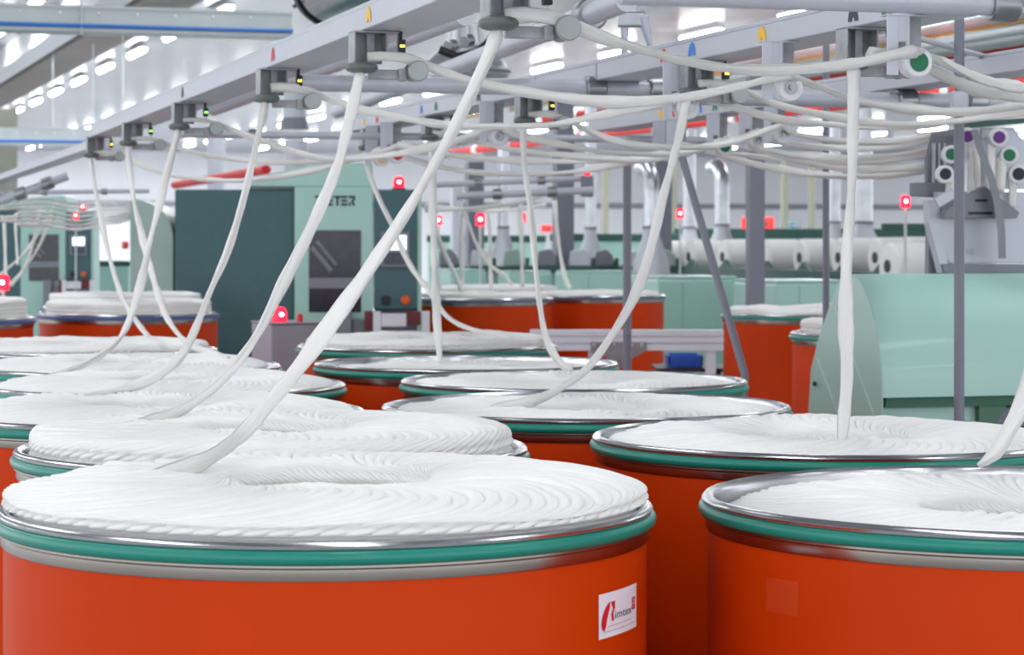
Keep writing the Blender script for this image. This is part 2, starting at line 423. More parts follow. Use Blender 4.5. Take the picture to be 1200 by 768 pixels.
FAR = [  # X, Z, ring, coil top, label can, label coil
 (-2.117, 13.2, BLUE, 1.262, 'blue ringed orange can in front of the dark teal machine', 'thick layered cotton coil on the nearer blue ringed can'),
 (-2.33, 14.4, BLUE, 1.275, 'blue ringed orange can standing right behind another blue ringed one', 'cotton coil peeking over the coil of the nearer blue ringed can'),
 (-2.98, 12.4, BLUE, 1.29, 'blue ringed orange can cut by the left frame edge', 'layered cotton coil cut by the left frame edge'),
 (-.21, 16.7, SLATE, 1.225, 'slate ringed orange can beside the machine with the lit panel', 'flat cotton coil on the slate ringed can beside the lit panel'),
 (.625, 17.5, SLATE, 1.218, 'slate ringed orange can behind the thin grey post', 'flat cotton coil on the slate ringed can behind the thin post'),
 (-.1, 18.6, SLATE, 1.24, 'orange can mostly hidden behind the two slate ringed ones', 'cotton coil just showing behind the slate ringed cans'),
 (1.655, 13.2, TEAL, 1.225, 'tall looking orange can standing between the slanted brace and mint hood', 'loose ruffled cotton heap on the can by the slanted brace'),
 (1.71, 10.4, TEAL, 1.25, 'orange can half hidden by the mint hood side panel', 'cotton coil half hidden by the mint hood side panel')]
for i, (X, Z, rm, top, lc, lo) in enumerate(FAR):
    make_can(lc, X, Z, rm, 'orange fibre cans', 64)
    coil(lo, X, Z, top, .452, .15, 80, 4, 18, .004, seed=30 + i, lumps=.012 if i == 6 else .005)

# sticker with lettering on the front can (bent round its side), and a faint mark on the right one
def on_can(can, ang, r, du, dz):
    q = ang + du / r
    return Vector((r * math.cos(q), r * math.sin(q), dz))
def on_sticker(u, z): return on_can(None, SA, STR[0], u * 1.7, SZ + (z - SZ) * .83)
STR = [.4886]
def curved_patch(poly_fn, ang, r, nu, u0, u1, z0, z1):
    vs = []; 
    for i in range(nu + 1):
        u = u0 + (u1 - u0) * i / nu
        vs += [on_can(None, ang, r, u, z0), on_can(None, ang, r, u, z1)]
    fs = [(2 * i, 2 * i + 2, 2 * i + 3, 2 * i + 1) for i in range(nu)]
    return MB().add(vs, fs)
def curved_poly(mb, pts, ang, r):
    STR[0] = r; vs = [on_sticker(u, z) for (u, z) in pts]
    return mb.add(vs, [tuple(range(len(vs)))])
SA = math.radians(-26.0); SZ = 1.064
lab = part('sticker', curved_patch(None, SA, .4882, 12, -.068, .068, SZ - .032, SZ + .032), STICKER, ROOT['L1'], 'white square sticker with red and dark lettering')
mb = MB()
sw = []      # slanted red swoosh standing as the first letter
def arc(cx, cz, rx, rz, a0, a1, n): return [(cx + rx * math.cos(a0 + (a1 - a0) * i / n), cz + rz * math.sin(a0 + (a1 - a0) * i / n)) for i in range(n + 1)]
def shear(pts, k, z0): return [(u + (z - z0) * k, z) for (u, z) in pts]
left = arc(-.024, SZ - .002, .0105, .025, math.radians(100), math.radians(265), 14) + arc(-.024, SZ - .002, .0008, .014, math.radians(265), math.radians(100), 14)
curved_poly(mb, shear(left, .22, SZ), SA, .4886)
right = [(-.0235, SZ + .021), (-.0155, SZ + .022), (-.0135, SZ + .010), (-.0155, SZ + .001), (-.0125, SZ - .012), (-.0165, SZ - .012), (-.0195, SZ + .000), (-.0175, SZ + .010)]
curved_poly(mb, shear(right, .15, SZ), SA, .4887)
part('red_swoosh', mb, REDC, lab)
for dz in (.006, -.0055):
    mb = MB()
    curved_poly(mb, [(.0262, SZ + dz), (.0355, SZ + dz), (.0355, SZ + dz + .0102), (.0262, SZ + dz + .0102)], SA, .4886)
    part('red_tag', mb, REDC, lab)
mb = MB()
curved_poly(mb, [(.029, SZ + .0095), (.032, SZ + .0095), (.032, SZ + .0125), (.029, SZ + .0125)], SA, .4889)
curved_poly(mb, [(.0275, SZ - .0015), (.0335, SZ - .0015), (.0335, SZ - .0005), (.0275, SZ - .0005)], SA, .4889)
part('white_logo_cutout', mb, STICKER, lab)
def text_mesh(txt, size):
    cu = bpy.data.curves.new('lettering', 'FONT'); cu.body = txt; cu.size = size; cu.resolution_u = 3
    ob = bpy.data.objects.new('lettering', cu); COL.objects.link(ob)
    bpy.context.view_layer.update()
    dg = bpy.context.evaluated_depsgraph_get()
    me = bpy.data.meshes.new_from_object(ob.evaluated_get(dg))
    vs = [v.co.copy() for v in me.vertices]; fs = [tuple(p.vertices) for p in me.polygons]
    bpy.data.objects.remove(ob); bpy.data.curves.remove(cu); bpy.data.meshes.remove(me)
    return vs, fs
STR[0] = .4888
vs, fs = text_mesh('imtex', .0205)
x0 = min(v.x for v in vs); x1 = max(v.x for v in vs); sc = .0375 / (x1 - x0)
part('lettering', MB().add([on_sticker(-.0125 + (v.x - x0) * sc, SZ - .0095 + v.y) for v in vs], fs), INK, lab)
mb = MB()
random.seed(3)
for (u0, u1, z) in ((-.025, .025, SZ - .0205), (-.032, .034, SZ - .029)):
    u = u0
    while u < u1:
        wd = random.uniform(.002, .006); curved_poly(mb, [(u, z), (min(u + wd, u1), z), (min(u + wd, u1), z + .0014), (u, z + .0014)], SA, .4886); u += wd + .0012
part('small_print', mb, INKG, lab)
RA = math.radians(-146)
part('label_residue', curved_patch(None, RA, .4876, 6, -.036, .036, 1.055, 1.105), RESIDUE, ROOT['R1'], 'faint paler square where a label was')

# ------------------------------------------------------------------ slivers
def catmull(pts, step=.018):
    out = []
    n = len(pts)
    for i in range(n - 1):
        p0 = pts[max(i - 1, 0)]; p1 = pts[i]; p2 = pts[i + 1]; p3 = pts[min(i + 2, n - 1)]
        m = max(2, int((p2 - p1).length / step))
        for j in range(m):
            t = j / m
            out.append(.5 * ((2 * p1) + (p2 - p0) * t + (2 * p0 - 5 * p1 + 4 * p2 - p3) * t * t + (3 * p1 - p0 - 3 * p2 + p3) * t ** 3))
    out.append(pts[-1]); return out
SEEDN = [0]
def pix(path, z0, z1):
    """points seen at image places, with a depth that runs evenly from z0 to z1; a third number fixes a depth"""
    L = [0.]
    for i in range(1, len(path)): L.append(L[-1] + math.hypot(path[i][0] - path[i - 1][0], path[i][1] - path[i - 1][1]))
    known = [(0, path[0][2] if len(path[0]) > 2 else z0)]
    for i in range(1, len(path) - 1):
        if len(path[i]) > 2: known.append((L[i], path[i][2]))
    known.append((L[-1], path[-1][2] if len(path[-1]) > 2 else z1))
    pts = []
    for i, p in enumerate(path):
        s = L[i]
        for (a, za), (b, zb) in zip(known, known[1:]):
            if a <= s <= b: Z = za + (zb - za) * ((s - a) / (b - a) if b > a else 0); break
        pts.append(P(p[0], p[1], Z))
    return pts
def sliver(label, pts, r=.0122, group='white cotton strands', seg=14, flat=.8, step=.016):
    SEEDN[0] += 1; sd = SEEDN[0]
    c = catmull(pts, step); n = len(c)
    mb = MB(); mb.uv = []
    prev = None; vs = []; dist = 0
    for i, p in enumerate(c):
        t = (c[min(i + 1, n - 1)] - c[max(i - 1, 0)]).normalized()
        if i: dist += (c[i] - c[i - 1]).length
        if prev is None: a = t.orthogonal().normalized()
        else:
            a = prev - t * prev.dot(t); a = a.normalized()
        prev = a; b = t.cross(a)
        w = 1 + .13 * math.sin(dist * 11 + sd) + .09 * math.sin(dist * 27 + 2.1 * sd) + .05 * math.sin(dist * 63 + sd)
        if group == up: w *= min(1, .45 + (n - 1 - i) * step / .09, .45 + i * step / .05)
        tw = 1.6 * math.sin(dist * 3.1 + sd) + dist * 1.2
        for k in range(seg):
            q = 2 * PI * k / seg
            rr = r * w * (1 + .12 * math.cos(3 * q + sd + dist) + .09 * math.cos(6 * q + dist * 5) )
            x = rr * math.cos(q) * 1.12; y = rr * math.sin(q) * flat
            xa = x * math.cos(tw) - y * math.sin(tw); ya = x * math.sin(tw) + y * math.cos(tw)
            vs.append(p + a * xa + b * ya); mb.uv.append((k / seg * 2.0 * (1 if k <= seg / 2 else 1), dist * .9))
    fs = [(i * seg + k, i * seg + (k + 1) % seg, (i + 1) * seg + (k + 1) % seg, (i + 1) * seg + k) for i in range(n - 1) for k in range(seg)]
    fs += [tuple(range(seg))[::-1], tuple((n - 1) * seg + k for k in range(seg))]
    mb.add(vs, fs)
    return solo('hanging_sliver', mb, STRAND, label, 'cotton strand', group, smooth='all')

A1, A2, A3 = 1.2, 2.27, 3.32
HB = .472                                  # underside of the creel rails above eye height
HP = .388                                  # guide discs
G1 = [(584, 31), (424, 76), (312, 110), (210, 147), (150, 168), (107, 184)]
G2 = [(1000, 67), (812, 106), (615, 141), (503, 163), (430, 180)]
Z1 = [ZA(A1, x) for x, y in G1]; Z2 = [ZA(A2, x) for x, y in G2]

up = 'upright white strand'
sliver('thick white strand slanting from the topmost guide down to the stickered can', pix([(582, 33), (580, 46), (560, 92), (520, 172), (470, 258), (420, 335), (370, 405), (330, 455), (288, 503, 3.86), (258, 528, 3.75), (225, 546, 3.68), (185, 558, 3.66), (165, 562, 3.66)], Z1[0], 3.68), .0116, up)
sliver('white strand dropping in a long curve onto the heaped second coil', pix([(423, 78), (421, 92), (412, 130), (395, 195), (365, 265), (330, 335), (300, 395), (260, 445), (205, 484, 4.85), (130, 506, 4.62), (75, 511, 4.55), (46, 510, 4.52)], Z1[1], 4.52), .0116, up)
sliver('white strand from the third guide down to the third left coil', pix([(311, 112), (310, 124), (303, 160), (290, 215), (268, 290), (245, 345), (225, 395), (205, 425), (165, 450, 6.0), (125, 461, 5.86), (100, 464, 5.8)], Z1[2], 5.8), .0109, up)
sliver('white strand from the fourth guide curving left onto the fourth left coil', pix([(209, 149), (207, 160), (200, 185), (185, 245), (172, 300), (160, 350), (145, 390), (120, 415), (80, 435, 6.9), (45, 444, 6.7), (14, 445, 6.66)], Z1[3], 6.66), .0109, up)
sliver('white strand from the fifth guide sweeping right onto the fifth left coil', pix([(150, 170), (150, 180), (154, 215), (160, 250), (172, 300), (185, 345), (200, 380), (220, 402), (245, 413, 7.9), (268, 420, 7.7)], Z1[4], 7.7), .0107, up)
sliver('white strand from the endmost guide of the first rail', pix([(106, 186), (107, 194), (115, 240), (128, 300), (140, 340), (155, 370), (175, 395), (198, 407, 8.9)], Z1[5], 8.9), .0107, up)
sliver('straight vertical white strand in front of the mint hood', pix([(1001, 70), (1001, 86), (1000, 150), (998, 220), (993, 300), (992, 380), (992, 440), (988, 490), (985, 524, 4.76), (982, 532, 4.7)], Z2[0], 4.7), .0118, up)
sliver('long white strand curving down onto the coil behind the stickered can', pix([(808, 108), (803, 128), (795, 165), (780, 220), (765, 280), (748, 335), (725, 380), (690, 430), (650, 459, 5.85), (615, 472, 5.72), (575, 478, 5.66)], Z2[1], 5.66), .0109, up)
sliver('white strand falling steeply into the hole of the fourth right coil', pix([(614, 144), (613, 157), (615, 195), (622, 250), (627, 310), (633, 360), (640, 395), (655, 424, 7.08), (670, 434, 7.0)], Z2[2], 7.0), .0107, up)
sliver('nearly vertical thin white strand reaching the sunken coil', pix([(503, 165), (505, 178), (507, 220), (508, 290), (510, 340), (513, 390), (516, 424, 8.0)], Z2[3], 8.0), .0125, up)
sliver('white strand slanting right onto the endmost right coil', pix([(428, 178), (430, 195), (445, 235), (460, 265), (480, 310), (505, 345), (525, 372), (552, 386, 9.45), (590, 392, 9.2), (640, 396, 8.98)], Z2[4], 8.98), .0107, up)
sliver('white strand rising steeply past the right frame edge', pix([(1146, 546, 4.06), (1165, 532, 4.06), (1183, 502), (1202, 462), (1240, 330), (1300, 60)], 4.06, 4.3), .0122, up)

hz = 'white strands sagging between the rails'
ZT1, ZT2, ZT3 = ZA(A2, 1076), ZA(A2, 925), ZA(A2, 585)
def disc(k, row=1):
    x, y = (G1 if row == 1 else G2)[k]; Z = (Z1 if row == 1 else Z2)[k]
    c = P(x, y, Z) + V * .128 + Vector((0, 0, -.006))
    return 600 + F * c.x / c.y, HY - F * (c.z - CZ) / c.y, c.y
def pad(k, row=1):
    x, y = (G1 if row == 1 else G2)[k]; return x, y, (Z1 if row == 1 else Z2)[k]
def start(k, row=1):
    x, y, Z = pad(k, row); dx, dy, dZ = disc(k, row); s = F / Z
    return [(x + .012 * s, y - .016 * s, Z + .012), (x + .045 * s, y - .019 * s, Z + .018), (x + .085 * s, y - .017 * s, Z + .02), (dx, dy - .014 * s, dZ + .02), (dx + .03 * s, dy - .002 * s, dZ + .03)]
sliver('topmost sagging white strand, from the topmost guide to the green capped pulley', pix(start(0) + [(720, 49), (800, 70), (860, 80), (930, 82), (1000, 75), (1050, 64), (1072, 60, ZT1)], 4.3, ZT1), .0112, hz)
sliver('sagging white strand from the second guide to the white pulley', pix(start(1) + [(560, 97), (640, 112), (720, 119), (800, 114), (860, 103), (905, 92), (925, 88, ZT2)], 5.4, ZT2), .0112, hz)
sliver('sagging white strand from the third guide crossing behind the slanting thick strand', pix(start(2) + [(430, 130), (520, 146), (600, 148), (650, 146), (720, 132), (775, 120), (800, 112, ZA(A2, 805))], 6.6, 6.3), .0110, hz)
sliver('sagging white strand from the fourth guide over the dark teal panel', pix(start(3) + [(310, 166), (360, 182), (400, 187), (470, 180), (540, 163), (570, 152), (585, 146, ZT3)], 8.2, ZT3), .0110, hz)
sliver('long shallow white strand from the fifth guide', pix(start(4) + [(240, 181), (300, 189), (380, 189), (440, 180), (466, 170, ZA(A2, 466))], 9.6, 9.5), .0110, hz)
sliver('lowest sagging white strand, from the endmost guide', pix(start(5) + [(200, 205), (270, 212), (320, 208), (380, 197), (432, 180), (448, 175, ZA(A2, 448))], 11, 9.8), .0110, hz)
# beyond the second rail, to the third rail and the frame edge
ZR = 6.4
sliver('upper of two white strands leaving the green capped pulley', pix([(1072, 60), (1090, 67), (1120, 80), (1160, 96), (1210, 105)], ZT1, 5.7), .0110, hz)
sliver('lower of two white strands leaving the green capped pulley', pix([(1018, 62, 5.02), (1045, 66, 5.06), (1084, 80), (1130, 100), (1170, 110), (1212, 117)], 5.02, 5.8), .0114, hz)
sliver('white strand from the white pulley sagging past the long post', pix([(925, 88), (942, 95), (1000, 116), (1060, 127), (1130, 131), (1215, 120)], ZT2, ZR), .0112, hz)
sliver('white strand from the second right guide passing under the white pulley', pix(start(1, 2) + [(920, 125), (1000, 140), (1060, 146), (1130, 141), (1215, 128)], 5.7, ZR), .0112, hz)
sliver('white strand below the purple beam mark, sagging toward the long post', pix([(800, 112), (840, 120), (900, 137), (960, 145), (1020, 148), (1080, 146), (1140, 138), (1215, 130)], ZA(A2, 805), 6.9), .0112, hz)
Z31, Z32, Z33 = ZA(A3, 918), ZA(A3, 888), ZA(A3, 800)
sliver('white strand from the third right guide to the hooked pulley', pix(start(2, 2) + [(720, 165), (790, 173), (850, 169), (900, 152), (918, 147, Z31)], 6.9, Z31), .0110, hz)
sliver('white strand from the upper left transfer pulley, merging in the middle bundle', pix([(585, 146), (602, 157), (660, 170), (720, 179), (800, 180), (860, 164), (888, 153, Z32)], ZT3, Z32), .0110, hz)
sliver('white strand crossing low behind the bundle toward the third rail', pix(start(3, 2) + [(600, 175), (680, 184), (760, 187), (800, 178), (830, 170), (848, 164, ZA(A3, 848))], 7.8, 8.8), .0110, hz)
sliver('lower white strand of the middle bundle', pix([(466, 170), (520, 180), (600, 188), (700, 189), (760, 184), (802, 170, Z33)], ZA(A2, 466), Z33), .012, hz)
sliver('lowest white strand of the middle bundle, under the others', pix([(448, 175), (500, 192), (560, 202), (640, 204), (700, 197), (760, 183), (785, 172, ZA(A3, 785))], ZA(A2, 448), ZA(A3, 785)), .012, hz)
# from the third rail to the winding machine
ZM = 8.3
sliver('white strand ending at the purple capped roller behind the long post', pix([(918, 147), (932, 157), (990, 166), (1050, 166), (1095, 158), (1135, 150, ZM)], Z31, ZM), .012, hz)
sliver('second white strand ending beside the purple capped rollers', pix([(888, 153), (905, 163), (960, 172), (1020, 174), (1080, 166), (1130, 151, ZM + .05)], Z32, ZM + .05), .012, hz)
sliver('white strand ending at the green capped roller behind the long post', pix([(888, 173, Z32), (930, 181), (990, 186), (1050, 182), (1117, 170, ZM)], Z32, ZM), .012, hz)
sliver('white strand ending at the left navy capped roller', pix([(848, 164), (880, 172), (940, 190), (1000, 199), (1060, 197), (1108, 192, ZM)], ZA(A3, 848), ZM), .012, hz)
sliver('long low white strand ending beside the left navy capped roller', pix([(802, 170), (840, 180), (900, 196), (950, 204), (1000, 207), (1060, 204), (1104, 193, ZM + .05)], Z33, ZM + .05), .012, hz)
sliver('faint white strand crossing behind the hooked pulley', pix([(785, 172), (880, 183), (950, 190), (1010, 190), (1070, 183), (1112, 172, ZM + .05)], ZA(A3, 785), ZM + .05), .0115, hz)

# ------------------------------------------------------------------ creel rails and their guides
def rail_along(a0, a1, z0, z1, H0, H1):
    vs = []
    for Z in (z0, z1):
        for (a, H) in ((a0, H0), (a1, H0), (a1, H1), (a0, H1)): vs.append(AX(a, Z, H))
    return MB().add(vs, [(0, 1, 2, 3), (7, 6, 5, 4), (0, 4, 5, 1), (1, 5, 6, 2), (2, 6, 7, 3), (3, 7, 4, 0)])
def rail(label, a, za, zb, width=.15, h=.05, marks=(), joint=None):
    t = thing('creel_rail', label, 'rail', (0, 0, 0), 0, 'grey creel rails')
    part('channel', rail_along(a, a + width, za, zb, HB, HB + h), RAILGREY, t, bevel=.003)
    part('top_lip', rail_along(a + .008, a + width - .01, za, zb, HB + h + .001, HB + h + .014), RAILGREY, t, bevel=.003)
    for (px, m, s) in marks:
        Z = ZA(a, px); c = AX(a, Z, HB + .012)
        mb = MB(); N = 12
        out = [(.027 * math.cos(PI * i / N) * s, .036 * math.sin(PI * i / N) * s) for i in range(N + 1)]
        inn = [(.007 * math.cos(PI * i / N) * s, .010 * math.sin(PI * i / N) * s) for i in range(N + 1)]
        vs = [c + U * x - V * .0012 + Vector((0, 0, z)) for (x, z) in out] + [c + U * x - V * .0012 + Vector((0, 0, z)) for (x, z) in inn]
        mb.add(vs, [(i, i + 1, N + 2 + i, N + 1 + i) for i in range(N)])
        part('colour_mark', mb, m, t, {'red_cap': 'red', 'navy_cap': 'navy', 'yellow_cap': 'yellow', 'green_cap': 'green', 'blue_cap': 'blue', 'purple_cap': 'purple'}[m.name] + ' arched mark')
    if joint:
        Z = ZA(a, joint); c = AX(a, Z, HB)
        part('joint_plate', MB().box(-.0015, .006, -.002, .002, 0, h, Matrix.Translation(c) @ Matrix.Rotation(ANG, 4, 'Z')), SHEETD, t)
    return t
rail('nearest grey creel rail, running from top centre down to the left', A1, 2.6, ZA(A1, 106), marks=((320, REDC, 1), (214, NAVY, 1), (432, YELC, 1)))
rail('middle grey creel rail, crossing behind the slanting strand', A2, 3.2, ZA(A2, 405), marks=((442, REDC, .9), (427, YELC, .9), (494, BLUEC, .9), (511, GREENC, .9), (561, NAVY, 1), (628, PURPLE, 1), (778, REDC, 1), (811, BLUEC, 1), (893, YELC, 1), (1000, NAVY, 1), (1040, GREENC, 1)), joint=699)
rail('farthest grey creel rail, seen behind the white pulley', A3, 5.4, ZA(A3, 690), marks=((775, YELC, 1), (788, REDC, 1), (820, BLUEC, 1), (838, GREENC, 1), (868, NAVY, 1), (897, PURPLE, 1)))
rail('distant creel rail of the next line, at the left edge', 1.34, 12.3, 21, .12, .035)

def guide(label, loc, led, first={}):
    key = led.name
    if key in first: return dup(first[key], loc, label)
    t = thing('rail_guide', label, 'strand guide', loc, ANG, 'strand guides under the rails')
    zt = HB - HP - .001
    mb = MB().box(-.018, .058, .048, .052, .012, zt).box(-.02, -.016, -.01, .052, .012, zt).box(.056, .06, -.002, .052, .03, zt).box(-.02, .085, -.008, .052, zt - .004, zt)
    mb.box(.018, .036, .03, .05, .012, zt)
    part('bracket', mb, BRACKET, t, bevel=.001)
    part('guide_disc', MB().ell((0, 0, 0), .037, .037, .0135, 28, 10, .8), PAD, t, smooth='all')
    part('arm', MB().box(.02, .115, .02, .034, -.024, -.002).box(.088, .106, .005, .03, -.028, .0), BRACKET, t, bevel=.002)
    ro = part('roller', MB().tube([(.128, .045, -.012), (.128, -.004, -.012)], .0075, 20).tube([(.128, .045, -.006), (.128, .041, -.006)], .022, 20), BRACKET, t, smooth=True)
    part('roller_cap', MB().tube([(.128, -.0045, -.006), (.128, -.016, -.006), (.128, -.018, -.006)], [.0235, .0235, .021], 28), ROLLER, ro, smooth=True)
    se = part('sensor', MB().box(.083, .099, -.012, .01, .035, .065).box(.086, .094, -.002, .02, .064, zt), BLACK, t, bevel=.002)
    part('indicator', MB().box(.086, .0905, -.0135, -.0122, .047, .0525).box(.0915, .096, -.0135, -.0122, .047, .0525), led, se)
    part('cable', MB().tube([(.09, .0, .036), (.098, .0, .022), (.112, .01, .008), (.12, .02, .006)], .0018, 6), WHITEP, t, smooth=True)
    first[key] = t; return t
g1l = ['first strand guide, at the top centre edge', 'second strand guide, beside the yellow mark on the nearest rail', 'third strand guide, beside the red mark on the nearest rail',
       'fourth strand guide, beside the navy mark on the nearest rail', 'fifth strand guide on the nearest rail', 'endmost strand guide at the tip of the nearest rail']
for i, ((x, y), Z) in enumerate(zip(G1, Z1)):
    p = P(x, y, Z); p.z = CZ + HP; guide(g1l[i], p, LEDY if i in (1, 2, 5) else LEDG)
g2l = ['strand guide above the straight vertical strand', 'strand guide above the long curving strand', 'strand guide with yellow light, beside the purple mark',
       'strand guide above the thin strand, left of the navy mark', 'endmost strand guide of the middle rail']
for i, ((x, y), Z) in enumerate(zip(G2, Z2)):
    p = P(x, y, Z); p.z = CZ + HP; guide(g2l[i], p, LEDG if i == 0 else LEDY)

def pulley(label, loc, cap, first={}):
    """slotted plate hanging from the rail with a white grooved wheel"""
    t = thing('rail_pulley', label, 'pulley', loc, ANG, 'white pulleys under the rails')
    zt = HB - (loc[2] - CZ) - .001
    mb = MB().box(-.062, -.036, -.006, -.002, -.028, zt).box(-.018, -.010, -.006, -.002, -.028, zt).box(-.036, -.018, -.006, -.002, .042, zt).box(-.062, .03, -.008, .03, zt - .003, zt)
    part('slotted_plate', mb, SHEET, t, bevel=.001)
    part('back_plate', MB().box(-.008, .034, .032, .036, -.012, zt - .004).box(-.03, .0, .012, .03, .03, zt - .004), BRACKET, t, bevel=.001)
    wv = part('wheel', MB().tube([(.008, -.012, 0), (.008, -.009, 0), (.008, -.004, 0), (.008, .02, 0), (.008, .025, 0), (.008, .028, 0)], [.029, .032, .024, .024, .032, .029], 32), WHITEP, t, smooth=True)
    if cap is None:
        part('hub', MB().tube([(.008, -.0125, 0), (.008, -.016, 0)], .016, 24).tube([(.008, -.016, 0), (.008, -.022, 0)], .007, 12), STEEL2, wv, smooth=True)
    else:
        part('coloured_cap', MB().tube([(.008, -.0125, 0), (.008, -.0145, 0)], .0205, 28), cap, wv, smooth=True)
    return t
def pul(px, py, a, lab, cap):
    return pulley(lab, P(px, py, ZA(a, px)), cap)
pul(1070, 73, A2, 'white pulley with a green cap under the middle rail', GREENC)
pul(921, 103, A2, 'white pulley with a steel hub under the middle rail', None)
pul(802, 126, A2, 'white pulley half hidden behind the long curving strand', None)
pul(582, 160, A2, 'white pulley with steel hub left of the purple mark', None)
pul(463, 182, A2, 'white pulley with a red cap near the red lamp', REDC)
pul(445, 186, A2, 'white pulley with a yellow cap behind the slanting strands', YELC)
pul(914, 158, A3, 'hooked white pulley under the purple mark of the farthest rail', None)
pul(884, 165, A3, 'white pulley beside the hooked one on the farthest rail', None)
pul(846, 172, A3, 'white pulley with a green cap on the farthest rail', GREENC)
pul(798, 178, A3, 'white pulley with a red cap on the farthest rail', REDC)
pul(782, 180, A3, 'white pulley with a yellow cap on the farthest rail', YELC)

# ------------------------------------------------------------------ tubes, posts, braces
def trans(p, t0, t1): return [p + V * t0, p + V * t1]
def tube_thing(name, label, cat, pts, r, m, collars=(), seg=16, group=None, cm=None):
    t = thing(name, label, cat, pts[0], 0, group)
    o = Vector(pts[0])
    part('tube', MB().tube([Vector(p) - o for p in pts], r, seg), m, t, smooth=True)
    d = (Vector(pts[-1]) - o)
    for f in collars:
        c = d * f; n = d.normalized()
        part('clamp', MB().tube([c - n * r * 1.3, c - n * r * 1.1, c + n * r * 1.1, c + n * r * 1.3], [r * 1.3, r * 1.5, r * 1.5, r * 1.3], seg), cm or STEEL2, t, smooth=True)
    return t
p = P(720, 104, ZA(A2 + .07, 720))
tube_thing('cross_tube', 'round grey tube crossing under the middle rail', 'tube', [p - V * .95, p + V * .16], .024, TUBEGREY, (.8, .98))
p = P(1065, 118, ZA(A3 + .07, 1065))
tube_thing('cross_tube', 'round grey tube passing under the farthest rail at the right', 'tube', [p - V * .98, p + V * .75], .025, TUBEGREY, (.56, .7))
p = P(960, -1, 4.1)
tube_thing('cross_tube', 'thick grey tube along the upper right frame edge', 'tube', [p - V * .36, p + V * .37], .02, TUBEGREY, (.97,))
p = P(300, 158, 9.5)
tube_thing('cross_tube', 'round grey tube behind the fourth guide', 'tube', [p - V * .3, p + V * 2.6], .015, TUBEGREY, (.1,))
p = P(640, 20, 6.2)
tube_thing('slanting_tube', 'grey tube rising to the right behind the topmost guide', 'tube', [P(395, 132, 12.0), P(735, 0, 6.0)], .03, TUBEGREY, (.93,))
tube_thing('slanting_tube', 'grey tube rising beside the yellow marked guide', 'tube', [P(250, 128, 9.0), P(545, 18, 6.0)], .026, TUBEGREY, ())
t = thing('stub_post', 'short grey tube with clamp hanging at the top', 'tube', P(732, 20, 7.0))
part('tube', MB().cyl((0, 0, .2), (0, 0, -.13), .011), TUBEGREY, t, smooth=True)
part('clamp', MB().box(-.02, .06, -.02, .02, -.03, .015), STEEL2, t, bevel=.005)
part('knob_arm', MB().tube([(.055, -.01, .0), (.06, -.01, -.03), (.075, -.01, -.085)], [.016, .014, .008], 12), TUBEGREY, t, smooth=True)
# posts
def post(label, px, ytop, Z, r, mat_=POSTGREY, group='thin grey creel posts'):
    b = P(px, 281, Z); h = CZ + (HY - ytop) / F * Z
    t = thing('support_post', label, 'post', (b.x, b.y, 0), 0, group)
    part('tube', MB().cyl((0, 0, 0.01), (0, 0, h), r, 16), mat_, t, smooth=True)
    part('foot_plate', MB().lathe([(0, 0), (r * 2.4, 0), (r * 2.4, .01), (0, .012)], 20), SHEETD, t)
    return t
q = post('long grey post standing in front of the mint hood', 1124, 16, 6.6, .0145)
part('collar', MB().box(-.022, .022, -.022, .022, CZ + .355, CZ + .41), TUBEGREY, q, bevel=.004)
post('thin grey post standing in front of the slate ringed cans', 735, 180, 11.5, .0205)
post('thin grey post left of the vertical strand, behind the white laps', 968, 30, 9.4, .0135)
t = tube_thing('slanted_brace', 'slanted grey brace leaning beside the teal ringed can', 'brace', [P(799, 183, 9.1), P(873, 440, 8.5), P(872, 452, 8.45), Vector((.76, 8.1, .01))], .0145, POSTGREY)
tube_thing('slanted_brace', 'thin grey brace sloping right from the green capped pulley', 'brace', [P(1062, 41, 6.3), P(1160, 68, 7.0)], .008, RAILGREY)

# building columns, two toned by light
def column(px, ytop, Z, w, d, m=POSTGREY):
    b = P(px, 281, Z)
    struct('column', MB().box(-w / 2, w / 2, -d / 2, d / 2, 0, CZ + (HY - ytop) / F * Z), m, (b.x, b.y, 0), ANG)
column(885, 90, 15.0, .10, .075, POSTGREY)
column(660, 112, 27.0, .2, .18, POSTGREY)
column(775, 150, 31.0, .22, .2, POSTGREY)
column(556, 190, 30.0, .2, .18, POSTGREY)
column(535, 220, 36.0, .16, .16, TUBEGREY)
column(5, 128, 40.0, .4, .4, mat('olive_column', srgb(120, 122, 112), .6))

# ------------------------------------------------------------------ overhead services
def along_b(px, py, H, z0, z1):
    a = H * (px + 290) / (HY - py); return BX(a, z0, H), BX(a, z1, H)
def pipe_b(label, name, cat, px, py, H, x0, x1, r, m, seg=14, collars=0):
    a = H * (px + 290) / (HY - py)
    za, zb = F * a / (x1 + 290), F * a / (x0 + 290)
    return tube_thing(name, label, cat, [BX(a, za, H), BX(a, zb, H)], r, m, [.1 + .8 * i / max(1, collars - 1) for i in range(collars)], seg, cm=WHITEP)
pipe_b('thick red sprinkler pipe above the farthest rail', 'hanging_pipe', 'pipe', 1200, 56, 2.2, 640, 1240, .085, REDPIPE, collars=4)
pipe_b('thick red sprinkler pipe running below the farthest rail', 'hanging_pipe', 'pipe', 1200, 96, 2.1, 520, 1240, .09, REDPIPE, collars=4)
pipe_b('mustard yellow pipe behind the middle rail at upper right', 'hanging_pipe', 'pipe', 1200, 24, 2.6, 540, 1240, .05, YELPIPE)
pipe_b('pale conduit running beside the mustard pipe', 'hanging_pipe', 'pipe', 1200, 34, 2.2, 600, 1240, .06, TRAY)
pipe_b('long white air duct under the ceiling at the right', 'overhead_duct', 'duct', 1200, 12, 2.7, 560, 1240, .10, TRAY)
